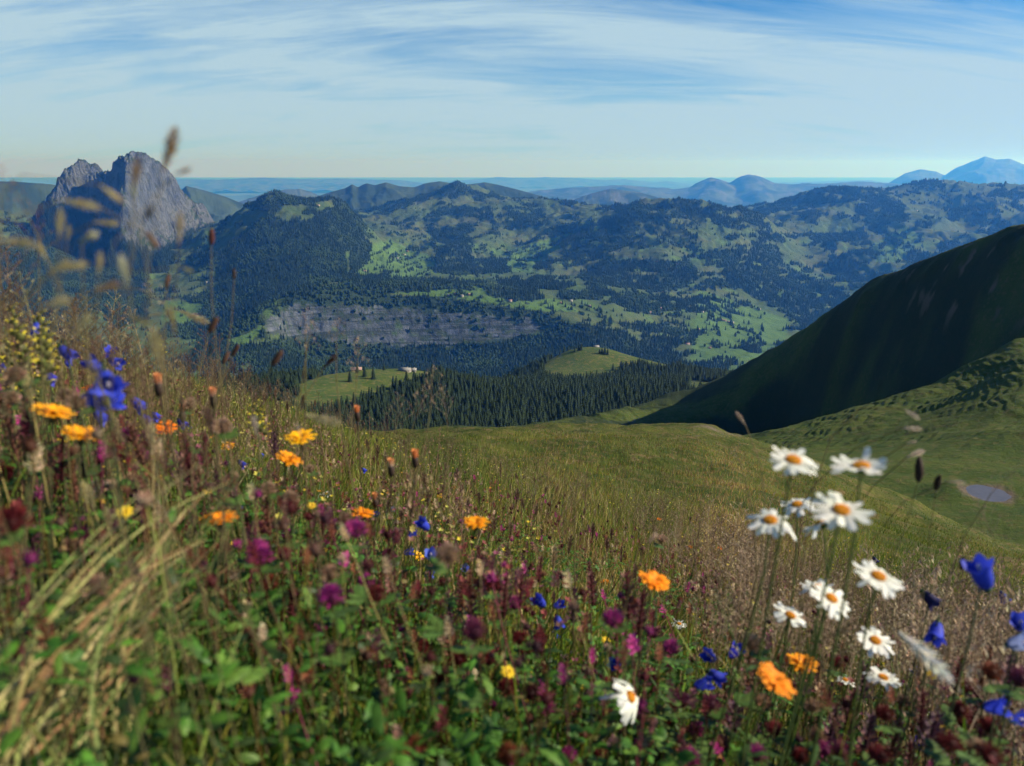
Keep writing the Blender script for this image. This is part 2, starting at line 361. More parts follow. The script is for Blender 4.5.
# slope
gr = np.gradient(mid.Z, axis=0) / np.gradient(mid.rs)[:, None]
gp = np.gradient(mid.Z, axis=1) / (np.gradient(mid.phis)[None] * mid.rs[:, None])
mslope = np.hypot(gr, gp)
FOREST = [
    [(222, 258), (240, 225), (265, 200), (290, 192), (345, 200), (366, 226), (372, 256), (352, 280), (300, 285), (268, 305), (240, 350), (205, 345), (215, 300)],
    [(235, 385), (262, 352), (285, 336), (540, 336), (560, 322), (622, 330), (648, 352), (640, 385)],
    [(262, 345), (285, 296), (300, 288), (385, 284), (392, 296), (470, 300), (545, 313), (560, 324), (540, 330), (285, 318)],
    [(350, 274), (470, 282), (475, 290), (430, 290), (380, 294), (340, 290)],
    [(427, 224), (452, 226), (470, 236), (474, 258), (508, 258), (512, 272), (452, 276), (436, 262)],
    [(478, 285), (530, 288), (545, 298), (520, 302), (486, 296)], [(498, 281), (580, 284), (560, 291), (505, 288)],
    [(620, 214), (640, 204), (725, 201), (745, 210), (720, 217), (668, 218), (640, 222)],
    [(345, 212), (370, 190), (440, 180), (450, 188), (425, 200), (400, 210)],
    [(510, 208), (540, 208), (548, 224), (520, 230), (505, 220)], [(448, 205), (480, 208), (484, 218), (450, 216)],
    [(560, 235), (600, 220), (640, 218), (630, 245), (590, 262), (565, 270)],
    [(600, 260), (690, 262), (695, 270), (640, 272), (600, 268)], [(580, 272), (680, 276), (690, 288), (640, 290), (582, 282)],
    [(612, 294), (660, 296), (690, 300), (680, 312), (640, 312), (608, 302)], [(560, 290), (600, 294), (600, 300), (560, 300)],
    [(700, 250), (745, 250), (790, 270), (850, 290), (850, 330), (800, 325), (760, 300), (730, 280)],
    [(745, 212), (790, 197), (885, 176), (905, 184), (870, 200), (800, 205), (760, 216)],
    [(855, 205), (900, 200), (910, 220), (880, 226), (855, 218)], [(965, 205), (1000, 215), (1030, 235), (990, 235), (965, 222)],
    [(640, 335), (700, 340), (650, 356)], [(-100, 250), (40, 235), (130, 262), (210, 262), (180, 285), (150, 292), (80, 320), (-100, 320)],
    [(188, 300), (250, 290), (262, 320), (210, 330)],
    [(100, 300), (150, 296), (150, 318), (110, 330)],
]
MEADOW = [
    [(392, 293), (480, 285.5), (500, 289), (478, 296), (560, 299), (580, 312), (530, 311), (470, 300)],
    [(345, 258), (360, 232), (385, 224), (430, 232), (440, 262), (432, 276), (380, 278), (350, 272)],
    [(484, 196), (506, 202), (508, 236), (500, 256), (470, 260), (492, 232), (492, 210)],
    [(505, 262), (520, 246), (560, 236), (600, 225), (596, 235), (545, 255), (530, 272), (508, 272)],
    [(872, 246), (905, 226), (925, 238), (898, 262), (876, 262)],
    [(655, 215), (700, 220), (700, 250), (660, 258), (640, 240)],
    [(150, 270), (178, 262), (205, 268), (222, 285), (210, 300), (190, 296), (150, 298)],
    [(228, 340), (248, 333), (262, 324), (258, 336), (240, 348)], [(166, 300), (205, 304), (195, 325), (160, 320)],
    [(238, 206), (268, 212), (235, 240), (205, 248), (208, 226)],
    [(284, 206), (312, 204), (300, 216), (288, 222), (276, 216)], [(316, 202), (332, 200), (336, 207), (320, 210)], [(300, 216), (314, 214), (310, 221), (301, 221)],
    [(900, 188), (935, 184), (955, 200), (940, 222), (905, 222), (890, 205)], [(960, 192), (1000, 198), (1020, 212), (985, 214)],
    [(715, 285), (770, 315), (760, 345), (720, 350), (705, 330)], [(600, 283), (640, 291), (700, 296), (690, 300), (620, 294)],
    [(560, 300), (620, 312), (690, 318), (690, 330), (620, 322), (570, 312)],
    [(-100, 185), (40, 180), (60, 200), (40, 222), (-100, 222)],
    [(460, 250), (500, 256), (498, 262), (462, 262)],
]
ROCK = [[(262, 330), (278, 312), (300, 303), (400, 308), (530, 318), (548, 330), (500, 343), (400, 346), (330, 341), (283, 338)], [(262, 224), (278, 222), (276, 236), (262, 234)]]
def forest_field(px, py, x, y, r):
    qx = px + 6 * fbm(x / 130, y / 130, 3, 80); qy = py + 3.0 * fbm(x / 130, y / 130, 3, 90)
    # strips running down the slopes and along the terraces
    u = px / 34 + py / 60; v = py / 11 - px / 160
    f = fbm(x / 420, y / 420, 4, 100) * .8 + fbm(u, v, 4, 110, .6) * .55
    d = .03 + 0 * px
    d = np.where((px > 700) & (py > 235), .14, d)
    d = np.where((px > 580) & (py > 290), .02, d)
    s = f + d
    fine = fbm(px / 13 + py / 18, py / 6 - px / 60, 3, 120, .5)
    s = s + .35 * fine
    m = np.zeros(np.shape(px), bool); k = np.zeros(np.shape(px), bool)
    for p in FOREST: m |= pip(qx, qy, p)
    for p in MEADOW: k |= pip(qx, qy, p)
    out = np.where(s > .13, 1., 0.)
    holes = (fine > .27) & (px > 360) & (py < 332) & ~((py > 284) & (px < 560))
    out = np.where(m, np.where(holes, 0., 1.), out)
    hx = np.where(px > 560, .5, -.25)
    lines_ = (np.abs(fbm((px + py) / 55, (py - hx * px) / 8, 3, 130)) < np.where(px > 560, .055, .03)) & (fbm(px / 20, py / 20, 2, 140) > -.15)
    out = np.where(k & ~m, np.where(lines_ | (fine > .33), 1., 0.), out)
    kk = k & m & (px < 350) ; out = np.where(kk, 0., out)
    return out
mfor = forest_field(MPX, MPY, mid.X, mid.Y, None)
mrock = np.zeros(mid.Z.shape)
for p in ROCK: mrock = np.maximum(mrock, pip(MPX + 12 * fbm(mid.X / 60, mid.Y / 60, 4, 7), MPY + 6 * fbm(mid.X / 45, mid.Y / 45, 4, 8), p))
mrock *= smooth(mslope, .55, .9) * (1 - .85 * smooth(fbm(mid.X / 70, mid.Z / 14, 3, 77), .16, .3))
def terrain_mat():
    n = NT('valley_ground'); p = n.pos()
    g1 = n.mix(n.mapr(n.noise(p, .0022, 5, .6), .38, .62), (.048, .082, .022), (.078, .09, .036))
    g1 = n.mix(n.mapr(n.noise(p, .011, 6, .65), .45, .62), g1, (.055, .085, .03))
    g1 = n.mix(n.attr('pale').outputs['Fac'], g1, (.07, .13, .028))
    w = n.mix(n.noise(p, .05, 3), (.018, .03, .014), (.03, .05, .02))
    c = n.mix(n.attr('wood').outputs['Fac'], g1, w)
    ps = n.pos((.02, .02, .006))
    rk = n.mix(n.mapr(n.noise(ps, 1.6, 8, .65, .6), .36, .64), (.125, .14, .17), (.03, .038, .05))
    rk = n.mix(n.mapr(n.noise(n.pos((.003, .003, .06)), 1.1, 6, .65), .47, .56), rk, (.035, .045, .035))
    c = n.mix(n.attr('rock').outputs['Fac'], c, rk)
    b = n.noise(p, .03, 8, .7)
    return n.bsdf(c, .95, .1, b, .8, 14.)
pale = np.zeros(mid.Z.shape)
for p in (MEADOW[0], MEADOW[4], MEADOW[7], MEADOW[8], MEADOW[3], [(700, 290), (790, 320), (780, 360), (690, 360)], [(350, 250), (390, 240), (440, 260), (420, 280), (350, 275)]): pale = np.maximum(pale, pip(MPX, MPY, p) * .9)
pale = np.clip(pale + .6 * (fbm(mid.X / 200, mid.Y / 200, 3, 200) > .18) * (MPY > 240), 0, 1)
mo = mid.build('valley_terrain', terrain_mat(), attrs=dict(wood=mfor * (1 - mrock), rock=mrock, pale=pale))
# ------------------------------------------------------------------ trees far off: one mass of crowns
def gn_scatter(name, pts, scale, mat, kind_fn, label, cat):
    me = mesh_np(name, pts, [np.zeros((0, 3), int)], None) if False else bpy.data.meshes.new(name)
    me.vertices.add(len(pts)); me.vertices.foreach_set('co', np.asarray(pts, np.float32).ravel())
    a = me.attributes.new('sc', 'FLOAT_VECTOR', 'POINT'); a.data.foreach_set('vector', np.asarray(scale, np.float32).ravel())
    o = link(name, me); tag(o, label, cat, kind='stuff')
    g = bpy.data.node_groups.new(name, 'GeometryNodeTree')
    g.interface.new_socket('Geometry', in_out='INPUT', socket_type='NodeSocketGeometry'); g.interface.new_socket('Geometry', in_out='OUTPUT', socket_type='NodeSocketGeometry')
    N = g.nodes; L = g.links
    i = N.new('NodeGroupInput'); q = N.new('NodeGroupOutput'); io = N.new('GeometryNodeInstanceOnPoints')
    geo = kind_fn(N, L)
    sm = N.new('GeometryNodeSetMaterial'); sm.inputs['Material'].default_value = mat; L.new(geo, sm.inputs[0])
    na = N.new('GeometryNodeInputNamedAttribute'); na.data_type = 'FLOAT_VECTOR'; na.inputs[0].default_value = 'sc'
    rv = N.new('FunctionNodeRandomValue'); rv.data_type = 'FLOAT_VECTOR'; rv.inputs[0].default_value = (0, 0, 0); rv.inputs[1].default_value = (.08, .08, 6.28)
    L.new(i.outputs[0], io.inputs['Points']); L.new(sm.outputs[0], io.inputs['Instance']); L.new(rv.outputs[0], io.inputs['Rotation']); L.new(na.outputs[0], io.inputs['Scale'])
    L.new(io.outputs[0], q.inputs[0])
    m = o.modifiers.new('scatter', 'NODES'); m.node_group = g
    me.materials.append(mat)
    return o
def cone_geo(N, L, tiers=((0, 1, .5),), sides=6):
    js = N.new('GeometryNodeJoinGeometry')
    for z0, z1, r0 in tiers:
        c = N.new('GeometryNodeMeshCone'); c.fill_type = 'NONE'; c.inputs['Vertices'].default_value = sides; c.inputs['Radius Top'].default_value = r0 * .05; c.inputs['Radius Bottom'].default_value = r0; c.inputs['Depth'].default_value = z1 - z0
        t = N.new('GeometryNodeTransform'); t.inputs['Translation'].default_value = (0, 0, z0); t.inputs['Rotation'].default_value = (0, 0, z0 * 2)
        L.new(c.outputs[0], t.inputs[0]); L.new(t.outputs[0], js.inputs[0])
    return js.outputs[0]
def ball_geo(N, L):
    c = N.new('GeometryNodeMeshIcoSphere'); c.inputs['Radius'].default_value = .5; c.inputs['Subdivisions'].default_value = 1
    t = N.new('GeometryNodeTransform'); t.inputs['Translation'].default_value = (0, 0, .45)
    L.new(c.outputs[0], t.inputs[0]); return t.outputs[0]
def wood_mat(name, a, b):
    n = NT(name); oi = n.new('ShaderNodeObjectInfo'); p = n.pos()
    c = n.mix(n.noise(p, .012, 4, .6), a, b); c = n.mix(n.mapr(n.noise(p, .15, 2), .3, .7), c, a)
    return n.bsdf(c, .95, .1)
M_con = wood_mat('conifer_crowns', (.012, .024, .011), (.023, .039, .015))
M_dec = wood_mat('leafy_crowns', (.02, .037, .012), (.034, .058, .018))
rng = np.random.default_rng(7)
def scatter_polar(n, r0, r1, ph0, ph1):
    r = np.sqrt(rng.uniform(r0**2, r1**2, n)); ph = rng.uniform(ph0, ph1, n); return r * np.sin(ph), r * np.cos(ph), r
_x, _y, _r = scatter_polar(430000, 2900, 10200, mid_phis[5], mid_phis[-5])
_z = mid.z(_x, _y); _px, _py = project(_x, _y, _z)
keep = forest_field(_px, _py, _x, _y, _r) > .5
lone = rng.random(len(_x)) < .007
rk = np.zeros(len(_x), bool)
for p in ROCK[:1]: rk |= pip(_px, _py, p)
keep = (keep | lone) & (~rk | (rng.random(len(_x)) < .14)) & (_px > -80) & (_px < 1100) & (_py < 400)
# thin with distance
keep &= rng.random(len(_x)) < np.clip(1.25 - _r / 16000, .4, 1)
_x, _y, _z, _r = _x[keep], _y[keep], _z[keep], _r[keep]
s = rng.uniform(.7, 1.25, len(_x)); dec = (fbm(_x / 300, _y / 300, 3, 300) + rng.normal(0, .15, len(_x))) > .1
print('far trees', len(_x))
hgt = 23 * s; wd = 9.5 * s
pts = np.stack([_x, _y, _z - 1], -1)
gn_scatter('far_conifer_forest', pts[~dec], np.stack([wd, wd, hgt], -1)[~dec], M_con, lambda N, L: cone_geo(N, L, ((0, 1, .5),), 6), 'dark conifer woods covering the distant mountain sides', 'forest')
gn_scatter('far_leafy_wood', pts[dec], np.stack([wd * 1.25, wd * 1.25, hgt * .72], -1)[dec], M_dec, ball_geo, 'rounded leafy woods on the distant valley slopes', 'forest')
# ================================================================== THE ROCK PEAK
def rock_mat():
    n = NT('peak_rock')
    ps = n.pos((.012, .012, .004)); p = n.pos()
    a = n.mix(n.mapr(n.noise(ps, 1.3, 9, .7, .8), .34, .66), (.17, .19, .225), (.035, .044, .06))
    a = n.mix(n.mapr(n.noise(p, .004, 4, .5), .45, .6), a, (.15, .16, .17))
    a = n.mix(n.mapr(n.noise(p, .03, 6, .7), .52, .66), a, (.07, .08, .05))
    geo = n.new('ShaderNodeNewGeometry')
    sep = n.new('ShaderNodeSeparateXYZ', Vector=geo.outputs['Normal']); 
    gz = n.math('ADD', sep.outputs[2], n.mapr(n.noise(p, .01, 5, .6), .3, .7, -.22, .22))
    a = n.mix(n.mapr(gz, .62, .78), a, (.05, .075, .03))
    c = n.mix(n.attr('wood').outputs['Fac'], a, (.02, .032, .016))
    b = n.noise(ps, 3.2, 10, .75, .4)
    return n.bsdf(c, .95, .1, b, 1., 45.)
pk = []
pk += line([(40, 212, 6950), (50, 200, 6950), (58, 187, 6950), (63, 180, 6950), (68, 170, 6950), (75, 165, 6950), (82, 160, 6950), (87, 164, 6950), (91, 169, 6950), (95, 165, 6950), (99, 170, 6900), (103, 178, 6800)], 3)
pk += line([(103, 179, 6700), (109, 169, 6680), (114, 163, 6670), (120, 160, 6660), (125, 158, 6650), (129, 151, 6650), (138, 153, 6650), (146, 155, 6660), (153, 159, 6680), (160, 165, 6700), (167, 171, 6720), (173, 176, 6740), (178, 185, 6750), (183, 195, 6760), (189, 201, 6760), (196, 203, 6780), (203, 206, 6800), (208, 214, 6800), (213, 222, 6800), (222, 236, 6800)], 3)
pk += line([(129, 151, 6650), (127, 175, 6500), (125, 195, 6370), (122, 218, 6230), (120, 240, 6100)], 4)   # dividing edge
pk += line([(116, 185, 6740), (110, 205, 6730), (104, 220, 6700), (112, 235, 6480)], 3)
pk += line([(70, 190, 6980), (64, 205, 6980), (56, 218, 6950)], 2)
pk += line([(138, 153, 6650), (142, 190, 6520), (146, 220, 6440), (152, 245, 6320)], 3)
pk += line([(173, 176, 6740), (168, 205, 6620), (165, 232, 6500), (165, 255, 6300)], 3)
pk += line([(189, 203, 6760), (192, 215, 6680), (200, 232, 6600)], 2)
pk += line([(82, 160, 6950), (84, 185, 6860), (88, 205, 6780)], 3)
pk += line([(60, 225, 6700), (85, 232, 6600), (100, 240, 6450), (120, 255, 6050), (150, 262, 6000), (200, 262, 6100), (230, 262, 6300)], 2)
pk += line([(20, 250, 6600), (60, 280, 6300), (110, 290, 5700), (180, 285, 5800), (240, 280, 6000)], 2)
for px, r, z in [(30, 7300, -700), (80, 7250, -600), (130, 7050, -500), (180, 7100, -650), (220, 7200, -750), (130, 7600, -1000), (60, 7700, -1000), (200, 7600, -1000), (0, 7000, -800), (255, 6800, -800), (105, 6500, -430), (95, 6620, -330)]:
    a = float(azel(px, 250)[0]); pk.append(np.array([r * math.sin(a), r * math.cos(a), z]))
pk_s = Surf(pk, .0005); pk_ph = phi_range(5, 250, 420); pk_r = np.concatenate([np.arange(5750, 6300, 18), np.arange(6300, 7100, 5.), np.arange(7100, 7600, 20)]).astype(float)
_pc = coarse(pk_ph, pk_r, pk_s, 2)
def pk_z(PH, RR, X, Y):
    z = _pc(X, Y) - 12
    wx = X + 40 * fbm(X / 150, Y / 150, 3, 41); wy = Y + 40 * fbm(X / 150, Y / 150, 3, 51)
    n = fbm((wx + .5 * z) / 150, wy / 230, 6, 61, .6, True) - .3
    z = z + 66 * n + 16 * fbm(X / 32, Y / 40, 4, 71, .6, True)
    e = np.minimum(smooth(PH, pk_ph[0], pk_ph[30]), 1 - smooth(PH, pk_ph[-30], pk_ph[-1])); z = z * e + (1 - e) * (-1250)
    e = smooth(RR, 5750, 5950); return z * e + (1 - e) * (-1100)
peak = Layer(pk_ph, pk_r, pk_z); KX, KY = project(peak.X, peak.Y, peak.Z)
lim = np.interp(KX, [0, 40, 60, 80, 100, 120, 150, 180, 200, 215, 250], [180, 195, 205, 208, 222, 235, 252, 236, 226, 222, 180]) + 9 * fbm(KX / 9, KY / 14, 3, 5)
peak.build('rock_peak_mountain', rock_mat(), attrs=dict(wood=(KY > lim) * 1.))
_x, _y, _r = scatter_polar(60000, 5800, 7000, pk_ph[12], pk_ph[-12]); _z = peak.z(_x, _y); _px, _py = project(_x, _y, _z)
keep = (_py > np.interp(_px, [0, 40, 60, 80, 100, 120, 150, 180, 200, 215, 250], [180, 195, 205, 208, 222, 235, 252, 236, 226, 222, 180]) + 6) & (_z > mid.z(_x, _y) - 5)
s = rng.uniform(.7, 1.2, keep.sum())
gn_scatter('forest_below_peak', np.stack([_x, _y, _z - 1], -1)[keep], np.stack([9 * s, 9 * s, 22 * s], -1), M_con, lambda N, L: cone_geo(N, L), 'dark conifer forest around the foot of the grey rock peak', 'forest')
# rock tooth on the central ridge
# ================================================================== KNOLLS WITH THE CONIFER FOREST (0.6 - 2.4 km)
kn_lines = [
    ([(-100, 430, 760), (100, 425, 760), (260, 428, 760), (400, 436, 720), (560, 440, 700), (700, 430, 700), (850, 420, 720), (1100, 420, 720)], 3),
    ([(-100, 400, 880), (100, 392, 880), (200, 388, 900), (240, 384, 950), (280, 380, 980), (310, 377, 1000), (340, 372, 1020), (370, 368, 1040), (400, 367, 1060), (425, 370, 1060), (450, 377, 1060), (480, 386, 1080), (510, 388, 1150), (535, 378, 1300)], 2),
    ([(250, 402, 860), (300, 400, 880), (350, 396, 900), (400, 385, 960), (425, 392, 940)], 2),
    ([(535, 372, 1400), (548, 362, 1450), (560, 354, 1480), (568, 349, 1490), (578, 346.5, 1500), (590, 346, 1510), (603, 347, 1510), (612, 349, 1505), (620, 352, 1500), (630, 355, 1500), (640, 358, 1500), (662, 363, 1500), (690, 370, 1480), (720, 378, 1450), (800, 385, 1450), (1100, 390, 1450)], 2),
    ([(545, 378, 1340), (575, 377, 1340), (610, 378, 1330), (650, 382, 1300)], 2),
    ([(560, 366, 1420), (600, 362, 1430), (630, 366, 1420)], 2),
    ([(450, 415, 850), (500, 414, 860), (560, 412, 880), (620, 402, 930), (680, 392, 1000), (720, 388, 1050), (900, 400, 1000)], 2),
]
P = []
for pts, n in kn_lines: P += line(pts, n)
for px in (-100, 50, 200, 350, 500, 650, 800, 1100):
    a = float(azel(px, 250)[0])
    for r, z in ((1950, -640), (2500, -950), (3000, -1150)): P.append(np.array([r * math.sin(a), r * math.cos(a), z]))
for px, r, z in [(280, 1250, -390), (350, 1300, -390), (410, 1350, -380), (470, 1400, -430), (570, 1680, -470), (610, 1680, -470), (680, 1650, -500)]:
    a = float(azel(px, 250)[0]); P.append(np.array([r * math.sin(a), r * math.cos(a), z]))
kn_s = Surf(P, .03); kn_ph = phi_range(-110, 1130, 700); kn_r = np.concatenate([np.arange(560, 1700, 5), np.arange(1700, 3000, 40)]).astype(float)
_kc = coarse(kn_ph, kn_r, kn_s, 3)
def kn_z(PH, RR, X, Y):
    return _kc(X, Y) + 1.0 * fbm(X / 60, Y / 60, 5, 401)
knoll = Layer(kn_ph, kn_r, kn_z); NX, NY = project(knoll.X, knoll.Y, knoll.Z)
KMEAD = [
    [(300, 384), (335, 371), (365, 363), (400, 360), (430, 366), (438, 374), (420, 381), (395, 389), (372, 397), (345, 406), (250, 412), (240, 404), (290, 400), (300, 394)],
    [(543, 374), (546, 363), (560, 350), (580, 343), (606, 343), (632, 351), (680, 366), (668, 370), (640, 364), (628, 366), (615, 372), (606, 377), (590, 381), (540, 379)],
    [(690, 380), (760, 388), (740, 396), (690, 392)],
]
def knoll_wood(px, py, x, y):
    qx = px + 3.5 * fbm(x / 30, y / 30, 3, 410); qy = py + 1.3 * fbm(x / 30, y / 30, 3, 411)
    m = np.ones(np.shape(px), bool)
    for p in KMEAD: m &= ~pip(qx, qy, p)
    return m
kw = knoll_wood(NX, NY, knoll.X, knoll.Y) | (knoll.rs[:, None] > 1560)
def alp_mat(name, g, b, dry, sc, tracks=0., steps=None):
    n = NT(name); p = n.pos()
    c = n.mix(n.mapr(n.noise(p, sc, 6, .65), .35, .65), g, b)
    c = n.mix(n.mapr(n.noise(p, sc * 5, 5, .7), .5, .68), c, dry)
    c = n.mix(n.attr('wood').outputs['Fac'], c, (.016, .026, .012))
    c = n.mix(n.attr('bare').outputs['Fac'], c, (.13, .10, .075))
    h = n.noise(p, sc * 9, 8, .7)
    return n, c, h
n_, c_, h_ = alp_mat('pasture_ground', (.035, .065, .012), (.075, .095, .02), (.14, .11, .045), .028)
knoll.build('knoll_terrain', n_.bsdf(c_, .95, .1, h_, .7, 2.), attrs=dict(wood=kw * 1., bare=np.zeros(kw.shape)))
# ---- conifers: template with ragged tiers
def conifer_geo(seed, h=20., tiers=9, sides=9):
    r_ = np.random.default_rng(seed); V = []; Fs = []
    for k in range(tiers):
        t = k / tiers; z0 = h * (.09 + .88 * t); rad = h * .27 * (1 - t)**.8 + .15; drop = rad * .55 + h * .03; z1 = z0 + h * .17 * (1 - t * .4)
        b = len(V); V.append((0, 0, min(z1, h)))
        ph = r_.uniform(0, 6.28)
        for i in range(sides * 2):
            a = ph + math.pi * i / sides; rr = rad * (r_.uniform(.85, 1.25) if i % 2 == 0 else r_.uniform(.4, .6))
            V.append((rr * math.cos(a), rr * math.sin(a), z0 - (drop * .5 if i % 2 == 0 else -.1) + r_.uniform(-.2, .2)))
        for i in range(sides * 2): Fs.append((b, b + 1 + i, b + 1 + (i + 1) % (sides * 2)))
    return np.array(V), np.array(Fs)
def trunk_geo(h, r0=.35):
    a = np.arange(6) * math.pi / 3
    V = np.concatenate([np.stack([r0 * np.cos(a), r0 * np.sin(a), 0 * a - 1], -1), np.stack([.05 * np.cos(a), .05 * np.sin(a), 0 * a + h * .9], -1)])
    return V, np.array([(i, (i + 1) % 6, 6 + (i + 1) % 6, 6 + i) for i in range(6)])
nm = NT('conifer_needles'); oi = nm.new('ShaderNodeObjectInfo'); pp = nm.pos()
M_needle = nm.bsdf(nm.mix(nm.noise(pp, .5, 4, .7), (.008, .017, .008), (.022, .038, .015)), .9, .15)
nm = NT('bark'); M_bark = nm.bsdf(nm.mix(nm.noise(nm.pos((4, 4, 1)), 2, 5), (.05, .035, .025), (.11, .08, .06)), .95, .1)
con_m = []
for k in range(5):
    V_, F_ = conifer_geo(k + 50); con_m.append(mesh_np('conifer_crown', V_, F_, None, M_needle, False))
Vt, Ft = trunk_geo(20.); trunk_m = mesh_np('conifer_trunk', Vt, Ft, None, M_bark)
_x, _y, _r = scatter_polar(46000, 640, 1720, kn_ph[40], kn_ph[-150]); _z = knoll.z(_x, _y); _px, _py = project(_x, _y, _z)
keep = knoll_wood(_px, _py, _x, _y) & (_px > 190) & (_px < 770)
# thinner open edge
_x, _y, _z, _px, _py, _r = [q[keep] for q in (_x, _y, _z, _px, _py, _r)]
s = np.clip(rng.normal(.56, .16, len(_x)), .25, 1.0)
# hand-placed single trees on the pastures: pixel of the foot, distance, height
singles = [(351, 380.5, 1010, 13, 'between two others left of the farm'), (343, 386, 960, 16, ''), (358.5, 383, 985, 15, ''), (367.5, 384.5, 975, 16, ''), (379, 374.5, 1030, 11, ''), (402, 383, 970, 17, ''), (410, 380, 985, 15, ''), (388, 390, 940, 17, ''), (375, 399, 890, 17, ''),
    (562, 354.5, 1480, 13, ''), (566, 352, 1490, 14, ''), (570, 350, 1495, 12, ''), (577, 354.5, 1470, 12, ''), (581, 354, 1475, 13, ''), (583.5, 354.5, 1475, 14, ''), (605, 358.2, 1460, 14, ''), (608, 358.5, 1460, 17, ''), (611, 359, 1460, 13, ''), (602.5, 357.5, 1460, 11, ''), (544.5, 376, 1350, 15, ''), (551.5, 376, 1350, 13, ''), (572, 344.5, 1520, 12, ''), (579, 343.5, 1520, 11, ''), (586, 343.5, 1522, 9, ''), (564, 375.5, 1350, 9, ''), (626, 368, 1400, 14, ''), (617, 372, 1380, 14, '')]
order = np.argsort(-(s / _r)); 
# which stand at the front of the wood or on an open edge: not hidden behind a nearer one
fr = []
for i in order:
    if len(fr) >= 270: break
    fr.append(i)
fr = np.array(fr); rest = np.setdiff1d(np.arange(len(_x)), fr)
def put_tree(x, y, z, hs, label, group, seed):
    e = bpy.data.objects.new('conifer_tree', None); C.objects.link(e); e.location = (x, y, z - .4); e.scale = (hs * random.uniform(.85, 1.1), hs * random.uniform(.85, 1.1), hs); e.rotation_euler = (0, 0, seed * 1.7)
    tag(e, label, 'conifer', group)
    link('crown', con_m[seed % 5], e); link('trunk', trunk_m, e); return e
random.seed(3)
FOREST_LBL = ('dark green conifer at the front edge of the forest below the cliff', 'conifers along the front of the forest')
lone_names = {0: 'dark conifer standing alone in the pasture left of the farm roofs', 4: 'small conifer closest to the farm on the green pasture'}
lone_i = 0
for i, (px, py, r, hh, _) in enumerate(singles):
    a = float(azel(px, 250)[0]); x = r * math.sin(a); y = r * math.cos(a); z = float(knoll.z(np.array(x), np.array(y)))
    if px < 500: lab, gp = 'single dark conifer dotted on the open green pasture below the farm', 'conifers dotted on the farm pasture'
    elif px < 590: lab, gp = 'small dark conifer on the left shoulder of the domed green knoll', 'conifers on the left side of the knoll'
    elif px < 614 : lab, gp = 'conifer in the tight clump in the middle of the domed green knoll', 'clump of conifers on the knoll'
    else: lab, gp = 'conifer at the foot of the domed knoll where its pasture meets the forest', 'conifers at the foot of the knoll'
    put_tree(x, y, z, hh / 20., lab, gp, i)
for k, i in enumerate(fr):
    px = _px[i]
    if px < 330: lab, gp = 'dark conifer in the small wood left of the farm pasture', 'conifers of the small left wood'
    elif px < 470: lab, gp = 'dark conifer in the forest corner just right of the farm pasture', 'conifers right of the farm pasture'
    elif px < 600: lab, gp = 'dark conifer in the forest front above the bare grassy crest', 'conifers of the middle forest front'
    else: lab, gp = 'dark conifer in the forest right of the domed knoll by the steep slope', 'conifers right of the domed knoll'
    put_tree(_x[i], _y[i], _z[i], s[i], lab, gp, k)
gn_m = np.stack([_x, _y, _z - .4], -1)[rest]
def merged(name, Vt, Ft, P_, yaw, sc, mat, tilt=None):
    n = len(P_); c, s_ = np.cos(yaw)[:, None], np.sin(yaw)[:, None]
    X = (Vt[None, :, 0] * c - Vt[None, :, 1] * s_) * sc[:, None] + P_[:, 0:1]; Y = (Vt[None, :, 0] * s_ + Vt[None, :, 1] * c) * sc[:, None] + P_[:, 1:2]; Z = Vt[None, :, 2] * sc[:, None] + P_[:, 2:3]
    V = np.stack([X, Y, Z], -1).reshape(-1, 3); Fm = (Ft[None] + (np.arange(n) * len(Vt))[:, None, None]).reshape(-1, Ft.shape[1])
    return V, Fm
Vs, Fs2 = [], []; off = 0
for k in range(5):
    sel = np.arange(len(rest)) % 5 == k; Vc, Fc_ = conifer_geo(k + 80, tiers=7, sides=6)
    v, f = merged('', Vc, Fc_, gn_m[sel], rng.uniform(0, 6.28, sel.sum()), s[rest][sel], None); Vs.append(v); Fs2.append(f + off); off += len(v)
fo = link('conifer_forest', mesh_np('conifer_forest', np.concatenate(Vs), np.concatenate(Fs2), None, M_needle, False)); tag(fo, 'dense dark conifer forest filling the hollow between the knolls', 'forest', kind='stuff')
print('knoll trees', len(_x))
# ================================================================== ALP: dark hill, green spur, pond hollow (60 - 700 m)
RPX = [430, 500, 540, 600, 640, 690, 720, 760, 800, 830, 860, 900, 930, 960, 1000, 1024, 1060, 1120]
RROW = [431, 429, 425, 414, 404, 386, 373, 353, 331, 312, 291, 273, 259, 247, 233, 230, 250, 310]
RRNG = [337, 390, 430, 500, 545, 585, 592, 580, 548, 515, 487, 462, 446, 430, 411, 397, 378, 348]
FPX = [690, 735, 777, 830, 895, 942, 985, 1024, 1110]; FROW = [432, 440, 447, 425, 402, 382, 358, 337, 370]
def _face():
    face, gully, spur = [], [], []
    for p, row in zip(FPX, FROW):
        rr = np.interp(p, RPX, RRNG); zr = rr * azel(p, np.interp(p, RPX, RROW))[1]; e = azel(p, row)[1]; k = .84 if p > 790 else (.28 if p < 700 else (.42 if p < 760 else .66))
        r = (zr - k * rr) / (e - k)
        face.append((p, row, float(r))); 
        zz = r * e; rg = r - 22.; rs_ = float(np.interp(p, [777, 830, 895, 942, 985, 1024, 1110], [228, 243, 264, 281, 295, 306, 322])); gully.append((p, row, float(rg), float(zz - 14))); gully.append((p, row, (rg + rs_) / 2, (rg + rs_) / 2 * float(e) - 11)); spur.append((p, row, rs_))
    return face, gully, spur
FACE, GULLY, SPUR = _face()
print('spur', [(a_, round(c_)) for a_, b_, c_ in SPUR])
